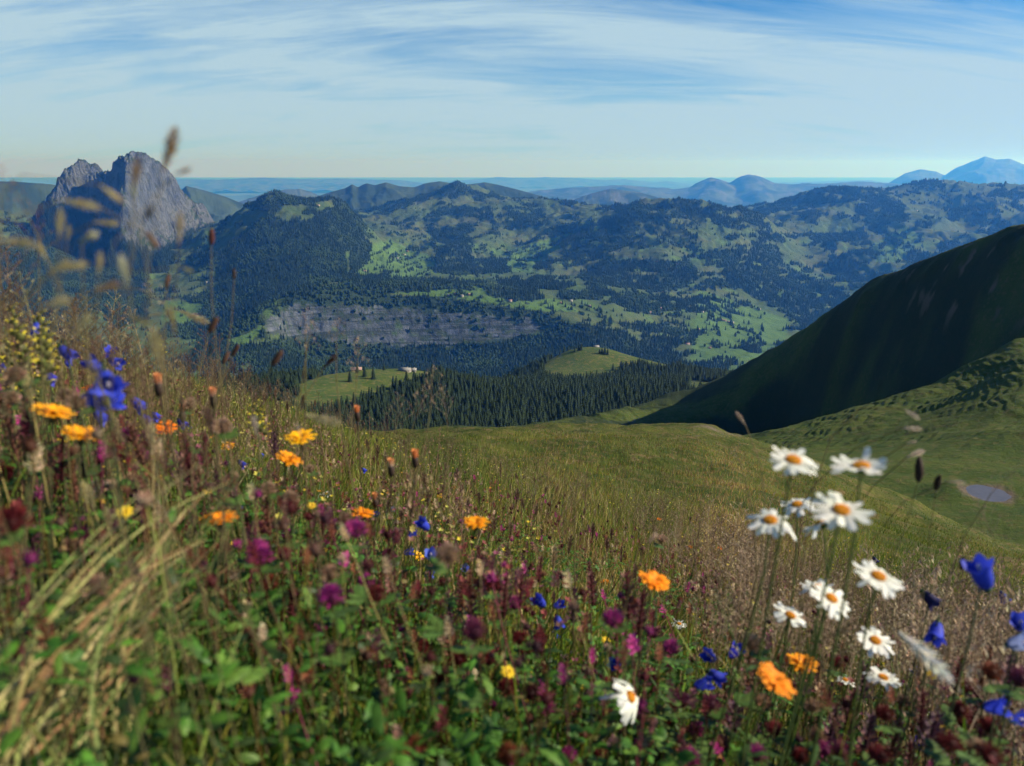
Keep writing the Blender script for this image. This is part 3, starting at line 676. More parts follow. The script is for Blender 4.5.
al_lines = [
    (list(zip(RPX, RROW, RRNG)), 3), (FACE[2:], 4), (SPUR[2:], 4),
    # second fold of the spur
    ([(862, 447, 205), (900, 434, 215), (940, 417, 226), (968, 401, 236), (990, 386, 245), (1008, 373, 252), (1024, 362, 260), (1080, 360, 272)], 3),
    ([(870, 430, 232), (915, 417, 243), (955, 398, 258), (990, 379, 272), (1024, 357, 284)], 2),
    # hollow with the pond
    ([(780, 452, 190), (820, 455, 180), (860, 459, 168), (900, 467, 155), (930, 478, 145)], 2),
    ([(960, 488, 138), (975, 499, 132), (988, 501, 130), (1003, 499, 132), (1014, 490, 138), (988, 486, 141), (970, 488, 140)], 2),
    ([(1024, 470, 152), (1080, 480, 155), (1024, 430, 185), (960, 450, 175), (1110, 460, 165), (1024, 395, 222), (1100, 420, 210)], 2),
    ([(780, 480, 140), (850, 500, 125), (900, 515, 118), (960, 530, 112), (1024, 545, 106), (1110, 560, 100)], 2),
    ([(700, 500, 105), (800, 545, 70), (900, 590, 60), (1024, 640, 55), (1110, 660, 50)], 2),
    ([(400, 442, 150), (500, 440, 160), (600, 440, 170), (700, 452, 175), (750, 462, 165)], 2),
    ([(200, 460, 150), (0, 470, 150), (-120, 480, 150)], 1),
    ([(600, 434, 400), (650, 434, 435), (700, 437, 450), (740, 445, 420)], 2),
    ([(640, 419, 500), (680, 405, 545)], 2),
]
P = []
for pts, n in al_lines: P += line(pts, n)
for p, row, r, z in GULLY[4:]:
    a = float(azel(p, row)[0]); P.append(np.array([r * math.sin(a), r * math.cos(a), z]))
for p, row, r in zip(RPX, RROW, RRNG):
    q = at(p, row, r); a = math.atan2(q[0], q[1]); dz = np.interp(p, [430, 900], [95, 140])
    P.append(np.array([(r - 13) * math.sin(a), (r - 13) * math.cos(a), q[2] - 2.2]))
    for m in (1, 2.6): P.append(np.array([(r + 170 * m) * math.sin(a), (r + 170 * m) * math.cos(a), q[2] - dz * m]))
for px, r, z in [(0, 300, -200), (200, 300, -190), (330, 300, -170), (0, 600, -330), (200, 600, -310), (-120, 300, -200), (-120, 600, -330), (0, 1100, -620), (300, 1100, -600)]:
    a = float(azel(px, 250)[0]); P.append(np.array([r * math.sin(a), r * math.cos(a), z]))
al_s = Surf(P, .001); al_ph = phi_range(-130, 1150, 1100); al_r = np.concatenate([np.arange(46, 150, 1.5), np.arange(150, 300, .9), np.arange(300, 540, 1.3), np.arange(540, 1150, 9)]).astype(float)
_ac = coarse(al_ph, al_r, al_s, 3)
def al_z(PH, RR, X, Y):
    z = _ac(X, Y)
    # rounded crest of the long hill, gullies and cattle steps
    nn = 2.4 * fbm(X / 45, Y / 45, 5, 501) + .9 * fbm(X / 13, Y / 13, 4, 507) + .35 * fbm(X / 4, Y / 4, 4, 502)
    g = fbm((X + .4 * Y) / 16, (Y - .4 * X) / 60, 4, 503, .5, True)
    px, py = project(X, Y, z)
    spur = smooth(px, 780, 830) * smooth(py, 330, 380)
    z = z + nn * (.4 + .6 * smooth(RR, 150, 260)) + .9 * g * smooth(RR, 200, 300)
    st = (z * .66 + .9 * fbm(X / 16, Y / 16, 3, 504)) * 2 * math.pi
    z = z + (.10 * np.sin(st * 1.4) + .02 * np.sin(st * 3.1)) * smooth(RR, 150, 200) * smooth(fbm(X / 30, Y / 30, 3, 505), -.5, .1)
    d2 = ((X - PXc) / 2.9)**2 + ((Y - PYc) / 3.0)**2; pl = np.exp(-(d2 / 6.5)**2)
    z = z * (1 - pl) + (PZc + .28 + .12 * fbm(X / 1.5, Y / 1.5, 3, 520)) * pl
    return z - .75 * np.exp(-d2**1.5 * .9)
q = at(988, 493.5, 135.5); PXc, PYc, PZc = q
alp = Layer(al_ph, al_r, al_z); AX, AY = project(alp.X, alp.Y, alp.Z)
bare = smooth(fbm(alp.X / 9, alp.Y / 9, 4, 510), .28, .42) * smooth(AX, 860, 960) * (1 - smooth(AY, 300, 340))
ring = np.sqrt(((alp.X - PXc) / 4.1)**2 + ((alp.Y - PYc) / 3.9)**2); bare = np.maximum(bare, smooth(ring + .25 * fbm(alp.X / 1.5, alp.Y / 1.5, 3, 521), 1.1, .8))
hill_shade = smooth(fbm(alp.X / 60, alp.Y / 60, 5, 515), -.25, .05) * smooth(alp.rs[:, None] + 0 * alp.X, 310, 350)  # noise-edged dark tone painted over the far hill to deepen its shaded face
n_, c_, h_ = alp_mat('alp_ground', (.035, .062, .010), (.065, .085, .015), (.10, .085, .03), .09)
M_alp = n_.bsdf(c_, .95, .1, h_, .9, .6)
alp.build('alp_terrain', M_alp, attrs=dict(wood=hill_shade * .8, bare=bare))  # wood slot carries the hill's painted shade here, no trees
# pond
a = np.linspace(0, 2 * math.pi, 49)[:-1]; rx = 4.6 + .4 * np.sin(2 * a + 1) + .25 * np.sin(3 * a); ry = 4.4 + .35 * np.sin(3 * a)
V = np.concatenate([[(PXc, PYc, PZc)], np.stack([PXc + rx * np.cos(a), PYc + ry * np.sin(a), PZc + 0 * a], -1)])
pm = NT('pond_water'); tag(link('pond_water', mesh_np('pond_water', V, np.array([(0, 1 + i, 1 + (i + 1) % 48) for i in range(48)]), None, pm.bsdf(pm.mix(pm.noise(pm.pos(), .9, 5), (.05, .05, .06), (.11, .10, .115)), .35, .3, pm.noise(pm.pos(), 3, 3), .3, .1))), kind='structure')
# ================================================================== THE MEADOW WE STAND IN (0.2 - 130 m)
SRC_PX = np.array([-150, 0, 120, 240, 400, 500, 600, 700, 800, 900, 1024, 1200.])
SRC_R = np.array([.15, 1.5, 4, 8, 14, 22, 35, 50, 70, 95, 130.])
ROWS = np.array([
    [250, 298, 330, 370, 436, 474, 512, 545, 580, 620, 656, 710],
    [250, 298, 330, 370, 436, 474, 512, 545, 580, 620, 656, 710],
    [262, 300, 332, 370, 434, 468, 505, 532, 562, 595, 630, 680],
    [282, 318, 345, 376, 434, 462, 490, 512, 538, 570, 602, 650],
    [320, 345, 366, 390, 435, 452, 470, 488, 512, 544, 575, 625],
    [355, 378, 392, 408, 438, 444, 454, 468, 490, 525, 560, 610],
    [400, 415, 420, 426, 438, 438, 440, 448, 470, 505, 550, 600],
    [440, 445, 446, 446, 436, 430, 429, 434, 456, 492, 543, 600],
    [480, 480, 475, 468, 436, 427, 425, 428, 450, 494, 560, 640],
    [540, 530, 520, 500, 440, 428, 427, 431, 470, 540, 640, 760],
    [640, 620, 600, 560, 462, 446, 450, 470, 540, 640, 760, 900.]])
_sa, _ = azel(SRC_PX, 400)
_se = np.array([[azel(p, r_)[1] for p, r_ in zip(SRC_PX, row)] for row in ROWS])
def near_base(x, y):
    ph = np.arctan2(x, np.maximum(y, 1e-3)) if np.all(np.asarray(y) > 0) else np.arctan2(x, y)
    r = np.hypot(x, y)
    lj = np.clip(np.interp(np.log(r), np.log(SRC_R), np.arange(len(SRC_R))), 0, len(SRC_R) - 1.0001); li = np.clip(np.interp(ph, _sa, np.arange(len(_sa))), 0, len(_sa) - 1.0001)
    j0 = lj.astype(int); i0 = li.astype(int); b = lj - j0; a = li - i0; b = b * b * (3 - 2 * b) * .5 + b * .5; a = a * a * (3 - 2 * a) * .4 + a * .6
    e = (_se[j0, i0] * (1 - a) + _se[j0, i0 + 1] * a) * (1 - b) + (_se[j0 + 1, i0] * (1 - a) + _se[j0 + 1, i0 + 1] * a) * b
    # sideways the slope has to be flat-ish right under the camera
    return r * e - .50 * np.exp(-r / 120)
def near_z(x, y):
    x = np.asarray(x, float); y = np.asarray(y, float); r = np.hypot(x, y)
    return near_base(x, y) + .03 * fbm(x / .5, y / .5, 3, 601) * smooth(r, .3, 2) + .10 * fbm(x / 3, y / 3, 4, 602) * smooth(r, 3, 12) + 1.7 * fbm(x / 24, y / 20, 3, 603) * smooth(r, 12, 45) + .65 * fbm(x / 4.5, y / 4.5, 4, 604) * smooth(r, 9, 26)
ne_ph = np.linspace(-1.15, 1.15, 420); ne_r = np.exp(np.linspace(math.log(.12), math.log(130), 620))
near = Layer(ne_ph, ne_r, lambda P_, Q, X, Y: near_z(X, Y)); EX, EY = project(near.X, near.Y, near.Z)
bare = smooth(fbm(near.X / 3.5, near.Y / 2.5, 4, 610), .12, .3) * pip(EX, EY, [(690, 424), (760, 424), (772, 440), (700, 442)]) * (near.rs[:, None] > 45)
n_, c_, h_ = alp_mat('meadow_ground', (.03, .05, .009), (.085, .09, .018), (.14, .10, .045), .35)
near.build('meadow_ground', n_.bsdf(c_, .95, .1, h_, .8, .25), attrs=dict(wood=np.zeros(bare.shape), bare=bare))
# ================================================================== FLORA
random.seed(11); rng = np.random.default_rng(11)
def plant_mat(name, trans, rough=.7, spec=.2, nz=.25):
    n = NT(name); c = n.attr('Col').outputs['Color']
    v = n.mapr(n.noise(n.pos(), 180, 3), .3, .7, 1 - nz, 1 + nz)
    vv = n.new('ShaderNodeCombineColor', i0=v, i1=v, i2=v).outputs[0]
    return n.bsdf(n.mix(1., c, vv, 'MULTIPLY'), rough, spec, trans=trans)
M_leaf = plant_mat('green_leaf', .35, .55, .3); M_pet = plant_mat('petal', .30, .6, .2, .08); M_dry = plant_mat('dry_grass_stem', .25, .7, .2); M_stem = plant_mat('green_stem', .1, .6, .25)
GRN = (.055, .105, .018); DGRN = (.03, .065, .012); OLV = (.11, .12, .03); STRAW = (.33, .27, .12); BRN = (.12, .06, .035); DRK = (.035, .02, .015)
def nrm(v):
    v = np.asarray(v, float); return v / (np.linalg.norm(v) + 1e-12)
def frame(n):
    n = nrm(n); a = np.array([0, 0, 1.]) if abs(n[2]) < .9 else np.array([1., 0, 0]); u = nrm(np.cross(a, n)); return u, np.cross(n, u), n
def jit(c, a=.15):
    k = random.uniform(1 - a, 1 + a); return tuple(max(0, q * k * random.uniform(1 - a * .5, 1 + a * .5)) for q in c)
class Geo:
    def __init__(s): s.V = []; s.T = []; s.Q = []; s.C = []
    def add(s, V, T=(), Q=(), c=(.5, .5, .5)):
        o = len(s.V); s.V += [tuple(v) for v in V]; s.C += ([c] * len(V) if not isinstance(c, list) else c)
        s.T += [tuple(i + o for i in t) for t in T]; s.Q += [tuple(i + o for i in q) for q in Q]
    def tube(s, pts, rad, c, sides=5):
        pts = [np.asarray(p, float) for p in pts]; n = len(pts); V = []
        rad = rad if isinstance(rad, (list, np.ndarray)) else [rad] * n
        for i in range(n):
            t = pts[min(i + 1, n - 1)] - pts[max(i - 1, 0)]; u, v, _ = frame(t)
            for k in range(sides):
                a = 2 * math.pi * k / sides; V.append(pts[i] + rad[i] * (u * math.cos(a) + v * math.sin(a)))
        s.add(V, (), [(i * sides + k, i * sides + (k + 1) % sides, (i + 1) * sides + (k + 1) % sides, (i + 1) * sides + k) for i in range(n - 1) for k in range(sides)], c)
    def strip(s, pts, wid, side, c, c2=None, cup=0):
        """flat leaf/petal along pts, widths wid, sideways vector side; optional cup"""
        V = []; n = len(pts); side = nrm(side)
        for i, p in enumerate(pts):
            p = np.asarray(p, float); t = nrm(np.asarray(pts[min(i + 1, n - 1)]) - np.asarray(pts[max(i - 1, 0)])); up = nrm(np.cross(side, t))
            V += [p - side * wid[i] + up * cup * wid[i], p, p + side * wid[i] + up * cup * wid[i]]
        cc = [tuple(np.array(c) * (1 - i / (n - 1)) + np.array(c2 if c2 else c) * (i / (n - 1))) for i in range(n) for _ in range(3)]
        s.add(V, (), [(3 * i + k, 3 * i + k + 1, 3 * i + 4 + k, 3 * i + 3 + k) for i in range(n - 1) for k in range(2)], cc)
    def blob(s, ctr, ax, ra, rl, c, n=8, m=5, rag=0.):
        u, v, w = frame(ax); V = []; ctr = np.asarray(ctr, float)
        for j in range(m + 1):
            th = math.pi * j / m
            for k in range(n):
                a = 2 * math.pi * k / n; q = 1 + random.uniform(-rag, rag)
                V.append(ctr + w * rl * -math.cos(th) + (u * math.cos(a) + v * math.sin(a)) * ra * max(math.sin(th), .02) * q)
        s.add(V, (), [(j * n + k, j * n + (k + 1) % n, (j + 1) * n + (k + 1) % n, (j + 1) * n + k) for j in range(m) for k in range(n)], c)
    def arr(s):
        Q = np.array(s.Q, int).reshape(-1, 4); T = np.array(s.T, int).reshape(-1, 3); return np.array(s.V, float), T, Q, np.array(s.C, float)
    def build(s, name, mat, parent=None, origin=(0, 0, 0)):
        V, T, Q, Cc = s.arr(); return link(name, mesh_np(name, V - np.asarray(origin, float), [q for q in (Q, T) if len(q)], Cc, mat), parent)
def gz(x, y): return float(near_z(np.array(x), np.array(y)))
ITEMS = []   # (object, px, py, description, category, group, own label)
def root(name, P, px, py, desc, cat, group, label=None):
    e = bpy.data.objects.new(name, None); C.objects.link(e); e.location = P; e['category'] = cat; ITEMS.append([e, px, py, desc, cat, group, label]); return e
def foot(P, lean=.06, back=.0):
    """where the stem under P meets the ground"""
    x = P[0] + random.uniform(-lean, lean) - .02; y = max(P[1] + random.uniform(-lean, lean) * .7 + back, .16); return np.array([x, y, gz(x, y)])
def stem_curve(P, Ft, n=7, bow=.03, topdir=None):
    """from foot to P (arrives along topdir)"""
    P = np.asarray(P, float); Ft = np.asarray(Ft, float); L = np.linalg.norm(P - Ft)
    d0 = np.array([random.uniform(-.15, .15), random.uniform(-.15, .15), 1.]); d1 = np.asarray(topdir if topdir is not None else (0, 0, 1.), float); d1 = nrm(d1)
    c1 = Ft + nrm(d0) * L * .4; c2 = P - d1 * L * .22
    out = []
    for i in range(n):
        t = i / (n - 1); out.append((1 - t)**3 * Ft + 3 * (1 - t)**2 * t * c1 + 3 * (1 - t) * t * t * c2 + t**3 * P)
    return out
def loc(pts, O): return [np.asarray(p) - O for p in pts]
def add_leaves(g, pts, n, ln, wd, col, lo=.05, hi=.7):
    for _ in range(n):
        t = random.uniform(lo, hi) * (len(pts) - 1); i = int(t); p = pts[i] + (pts[i + 1] - pts[i]) * (t - i); a = random.uniform(0, 6.28); d = np.array([math.cos(a), math.sin(a), random.uniform(.2, .9)]); d = nrm(d); sd = np.array([-math.sin(a), math.cos(a), 0])
        l = ln * random.uniform(.6, 1.2); q = [p, p + d * l * .35, p + d * l * .7 - np.array([0, 0, l * .1]), p + d * l - np.array([0, 0, l * .3])]
        g.strip(q, [wd * .3, wd, wd * .8, wd * .05], sd, jit(col), None, .25)
def view_dir(P): return -nrm(P)
def tilt_axis(P, toward, right=0., up=1.):
    """axis built from world up, direction to camera and screen right"""
    v = view_dir(P); r_ = nrm(np.cross(v, (0, 0, 1.))) * -1; return nrm(np.array([0, 0, up]) + v * toward + r_ * right)
# ---------------------------------------------------------------- daisy
def daisy(px, py, size, toward=.3, right=0., up=1., label=None, drop=0., dia=.046, missing=0, half=False, behind=0.):
    d = dia * F / size + behind; P = at(px, py, d * .99); ax = tilt_axis(P, toward, right, up); Ft = foot(P, .05, .03)
    e = root('oxeye_daisy', P, px, py, 'white daisy', 'daisy', 'white daisies', label); O = P
    u, v, w_ = frame(ax); g = Geo(); n = random.randint(17, 21); R_ = dia * .44
    for k in range(n):
        if random.random() < missing: continue
        a = 2 * math.pi * (k + random.uniform(-.25, .25)) / n
        if half and math.cos(a) > .35: continue
        dr = u * math.cos(a) + v * math.sin(a); L = R_ * random.uniform(.8, 1.1); dz = random.uniform(-.35, .25) - drop - (random.uniform(.2, .6) if random.random() < .12 else 0); sd = np.cross(w_, dr) + w_ * random.uniform(-.3, .3)
        q = [dr * R_ * .22, dr * L * .5 + w_ * L * .08, dr * L * .82 + w_ * L * dz * .4, dr * L + w_ * L * dz * .75, dr * L * 1.02 + w_ * L * dz * .8]
        wd = R_ * random.uniform(.10, .145); c = jit((.80, .80, .78), .04)
        g.strip(q, [wd * .5, wd, wd * 1.1, wd * .75, wd * .25], sd, tuple(np.array(c) * (.95, .95, .85)), c, random.uniform(-.1, .25))
    g.build('petals', M_pet, e)
    g = Geo(); g.blob(w_ * R_ * .05, w_, R_ * .30, R_ * .13, (.72, .30, .02), 14, 6)
    for k in range(70):
        a = k * 2.4; r_ = R_ * .29 * math.sqrt(k / 70); g.blob((u * math.cos(a) + v * math.sin(a)) * r_ + w_ * (R_ * (.05 + .12 * math.sqrt(max(0, 1 - (r_ / R_ / .31)**2)))), w_, R_ * .030, R_ * .035, jit((.80, .36, .02), .2), 4, 3)
    g.build('disc', M_pet, e)
    g = Geo(); g.blob(-w_ * R_ * .1, w_, R_ * .26, R_ * .14, DGRN, 9, 4); g.build('sepals', M_stem, e)
    g = Geo(); pts = loc(stem_curve(P - w_ * R_ * .18, Ft, 9, topdir=nrm(ax + np.array([0, 0, 1.2]))), O); g.tube(pts, list(np.linspace(.0013, .0010, 9)), (.07, .10, .025), 6); add_leaves(g, pts, 5, .035, .003, DGRN, .1, .6)
    g.build('stem', M_stem, e); return e
# ---------------------------------------------------------------- orange / yellow composites
def hawk(px, py, size, col=(.85, .26, .01), toward=.25, right=0., label=None, dia=.036, up=1., desc='orange flower'):
    d = dia * F / size; P = at(px, py, d * .99); ax = tilt_axis(P, toward, right, up); Ft = foot(P, .05, .02); e = root('orange_hawkweed', P, px, py, desc, 'flower', 'orange hawkweed flowers', label)
    u, v, w_ = frame(ax); g = Geo(); R_ = dia / 2
    for ring, (n, rl, el) in enumerate(((17, 1., .12), (14, .78, .45), (10, .5, .9))):
        for k in range(n):
            a = 2 * math.pi * (k + random.uniform(-.3, .3)) / n + ring; dr = u * math.cos(a) + v * math.sin(a); L = R_ * rl * random.uniform(.85, 1.1); z = el + random.uniform(-.2, .15)
            q = [dr * L * .1, dr * L * .55 + w_ * L * z * .5, dr * L + w_ * L * z * .55]; wd = R_ * .12
            g.strip(q, [wd * .5, wd, wd * .95], np.cross(w_, dr), tuple(np.array(jit(col, .12)) * (.9, .8, 1)), jit(col, .12), .1)
    g.build('petals', M_pet, e)
    g = Geo(); g.blob(-w_ * R_ * .28, w_, R_ * .30, R_ * .33, (.05, .05, .02), 9, 5); g.build('sepals', M_stem, e)
    g = Geo(); pts = loc(stem_curve(P - w_ * R_ * .5, Ft, 8, topdir=nrm(ax + np.array([0, 0, 1.5]))), P); g.tube(pts, .0009, (.06, .06, .025), 5); add_leaves(g, pts, 4, .04, .004, DGRN, .02, .3)
    g.build('stem', M_stem, e); return e
def bud(px, py, size, label, col=(.55, .13, .03)):
    d = .012 * F / size; P = at(px, py, d); Ft = foot(P); e = root('closed_flower_bud', P, px, py, 'closed bud', 'flower bud', 'closed flower buds', label); g = Geo(); s_ = .005
    g.blob((0, 0, -s_ * 1.2), (0, 0, 1), s_ * .95, s_ * 1.9, DRK, 8, 5, .1); g.build('sepals', M_stem, e)
    g = Geo()
    for k in range(16):
        a = k * 2.4; r_ = s_ * .8 * math.sqrt(k / 16); b = np.array([r_ * math.cos(a), r_ * math.sin(a), 0]); g.strip([b, b + (0, 0, s_ * 1.1), b * 1.35 + (0, 0, s_ * 2)], [.0008, .001, .0008], (-math.sin(a), math.cos(a), 0), jit(col), jit((.75, .28, .1)))
    g.build('petals', M_pet, e); g = Geo(); pts = loc(stem_curve(P - (0, 0, s_ * 2), Ft), P); g.tube(pts, .0009, (.05, .03, .02), 5); g.build('stem', M_stem, e)
# ---------------------------------------------------------------- bells
def bell_geo(g, ctr, ax, L, col):
    u, v, w_ = frame(ax); n = 20; prof = [(0, .12), (.12, .34), (.35, .46), (.62, .5), (.85, .60), (1.0, .78)]; V = []; Cs = []
    for j, (t, r_) in enumerate(prof):
        for k in range(n):
            a = 2 * math.pi * k / n; lobe = (.5 + .5 * math.cos(5 * a)); tt = t - (.0 if j < 4 else (.20 if j == 5 else .06) * (1 - lobe)); rr = r_ * (1 - (.22 if j == 5 else 0) * (1 - lobe))
            V.append(np.asarray(ctr) + w_ * L * tt + (u * math.cos(a) + v * math.sin(a)) * L * .62 * rr); Cs.append(tuple(np.array(col) * (.75 + .35 * t)))
    g.add(V, (), [(j * n + k, j * n + (k + 1) % n, (j + 1) * n + (k + 1) % n, (j + 1) * n + k) for j in range(len(prof) - 1) for k in range(n)], Cs)
    g.tube([np.asarray(ctr) + w_ * L * .1, np.asarray(ctr) + w_ * L * .85], [L * .04, L * .07], (.6, .55, .6), 5)
BLU = (.035, .055, .50)
def bell(px, py, size, toward=.2, right=.3, up=-.4, label=None, col=BLU, extra=(), desc='blue bellflower', L=.023, behind=0.):
    d = L * F / size + behind; P = at(px, py, d * .99); Ft = foot(P, .05, .02); e = root('bellflower', P, px, py, desc, 'bellflower', 'blue bellflowers', label)
    heads = [(P, tilt_axis(P, toward, right, up))] + [(at(a, b, d + dd), tilt_axis(P, random.uniform(-.2, .6), random.uniform(-.8, .8), random.uniform(-.7, .3))) for a, b, dd in extra]
    top = P + (0, 0, L * .7) if up < .2 else P - (0, 0, L * .5)
    g = Geo(); pts = loc(stem_curve(top, Ft, 9), P); g.tube(pts, .001, (.05, .07, .03), 5); add_leaves(g, pts, 7, .03, .0016, DGRN, .1, .85)
    for Q, ax in heads:
        b = Q - ax * L * .5 - P; k = pts[-1] if Q is P else pts[-2]
        m = (b + k) / 2 + np.array([0, 0, L * .25]); g.tube([k, m, b], .0007, (.05, .07, .03), 4)
    g.build('stem', M_stem, e)
    for Q, ax in heads:
        g = Geo(); bell_geo(g, Q - ax * L * .5 - P, ax, L, jit(col, .15)); b = g.build('bell', M_pet, e)
        g = Geo(); g.blob(Q - ax * L * .52 - P, ax, L * .14, L * .12, DGRN, 7, 4); uu, vv, ww = frame(ax)
        for k in range(5):
            a = k * 1.2566; dr = uu * math.cos(a) + vv * math.sin(a); o = Q - ax * L * .5 - P; g.strip([o, o + dr * L * .25 + ww * L * .1, o + dr * L * .42 + ww * L * .22], [.0006, .0005, .0001], np.cross(ww, dr), DGRN)
        g.build('calyx', M_stem, b)
    return e
# ---------------------------------------------------------------- clover, rattle, self-heal
def clover_head(g, ctr, ax, R_, col, n=70, tip=None):
    u, v, w_ = frame(ax); ctr = np.asarray(ctr, float); g.blob(ctr, ax, R_ * .6, R_ * .62, tuple(np.array(col) * .4), 8, 5)
    for k in range(n):
        z = 1 - 1.75 * (k + .5) / n; a = k * 2.39996; r_ = math.sqrt(max(0, 1 - z * z)); dr = nrm((u * math.cos(a) + v * math.sin(a)) * r_ + w_ * (z + .35)); sd = np.cross(dr, u + v * .3)
        b = ctr + dr * R_ * .45; L = R_ * random.uniform(.5, .75); t = nrm(dr + w_ * .45)
        c = jit(col, .3); c = jit((.14, .06, .04), .3) if (z < -.05 and random.random() < .55) else c; g.strip([b, b + dr * L * .6, b + dr * L * .6 + t * L * .55], [R_ * .05, R_ * .10, R_ * .04], sd, tuple(np.array(c) * .7), tip and jit(tip, .25) or c, .4)
MAG = (.33, .035, .18); RED = (.15, .018, .022); RUST = (.20, .05, .025); BEI = (.36, .21, .13); PUR = (.16, .03, .07)
def clover(px, py, size, col=MAG, label=None, dia=.021, desc='clover head', ax=None, tip=None, behind=0):
    d = dia * F / size + behind; P = at(px, py, d * .99); Ft = foot(P); e = root('clover', P, px, py, desc, 'clover', 'clover heads', label); ax = ax if ax is not None else nrm(np.array([random.uniform(-.3, .3), random.uniform(-.3, .3), 1.]))
    g = Geo(); clover_head(g, (0, 0, 0), ax, dia / 2, col, 70 if size > 14 else 36, tip); g.build('flower_head', M_pet, e)
    g = Geo(); pts = loc(stem_curve(P - ax * dia * .35, Ft, 6, topdir=ax), P); g.tube(pts, .0008, (.06, .075, .025), 5)
    for kk in range(2):
        a = random.uniform(0, 6.28); b = pts[-1 - kk] - np.array([0, 0, dia * .25])
        for j in (-.8, 0, .8):
            dr = np.array([math.cos(a + j), math.sin(a + j), .25]); l = dia * random.uniform(.8, 1.1); g.strip([b, b + dr * l * .5, b + dr * l * .85, b + dr * l], [.001, l * .24, l * .22, .001], (-math.sin(a + j), math.cos(a + j), 0), jit(GRN), None, .2)
    g.build('stem', M_stem, e); return e
def rattle(px, py, size, label=None, col=(.72, .58, .04), h=.045, desc='yellow rattle spike'):
    d = h * F / size; P = at(px, py, d); Ft = foot(P); e = root('yellow_rattle', P, px, py, desc, 'wildflower', 'yellow rattle spikes', label); g = Geo()
    for k in range(13):
        z = h * (-.5 + k / 13.); a = k * 1.6 + random.uniform(-.3, .3); dr = np.array([math.cos(a), math.sin(a), .45]); b = np.array([0, 0, z]); L = h * .26 * (1.1 - k / 20)
        g.blob(b + dr * L * .35, dr, L * .24, L * .42, jit(OLV), 6, 4); 
        g.strip([b + dr * L * .5, b + dr * L * .9 + (0, 0, L * .15), b + dr * L * 1.25 - (0, 0, L * .1)], [L * .14, L * .17, L * .08], (-math.sin(a), math.cos(a), 0), jit(col), jit(col), .7)
        g.strip([b, b + dr * L * .6 - (0, 0, L * .2), b + dr * L * 1.1 - (0, 0, L * .3)], [L * .1, L * .16, .0002], (-math.sin(a), math.cos(a), 0), jit((.14, .2, .03)))
    g.build('flower_spike', M_pet, e); g = Geo(); pts = loc(stem_curve(P + (0, 0, h * .45), Ft), P); g.tube(pts, .0009, (.08, .09, .03), 5); add_leaves(g, pts, 5, .03, .003, DGRN, .2, .8); g.build('stem', M_stem, e)
def spire(px, py, size, col=(.13, .035, .04), label=None, h=.05, desc='withered purple-brown flower spire', w=.22, tip=(.30, .15, .12)):
    d = h * F / size; P = at(px, py, d); Ft = foot(P); e = root('withered_spire', P, px, py, desc, 'wildflower', 'withered reddish flower spires', label); g = Geo(); lean = np.array([random.uniform(-.15, .15), random.uniform(-.1, .1), 0])
    for k in range(46):
        t = k / 46; z = h * (t - .5); a = k * 2.4; rr = h * w * (1 - .55 * t) * random.uniform(.6, 1.15); dr = np.array([math.cos(a), math.sin(a), .5]); b = np.array([0, 0, z]) + lean * z; m = tip if random.random() < .3 else col
        g.strip([b, b + dr * rr * .6, b + dr * rr + (0, 0, rr * .25)], [h * .012, h * .04, h * .015], (-math.sin(a), math.cos(a), 0), jit(col, .3), jit(m, .3), .4)
    g.tube([np.array([0, 0, -h * .5]) - lean * h * .5, np.array([0, 0, h * .5]) + lean * h * .5], [h * .05, h * .03], tuple(np.array(col) * .6), 5)
    g.build('flower_spike', M_pet, e); g = Geo(); pts = loc(stem_curve(P - (0, 0, h * .45), Ft), P); g.tube(pts, .0010, (.09, .05, .03), 5); add_leaves(g, pts, 3, .03, .004, DGRN, .2, .85); g.build('stem', M_stem, e)
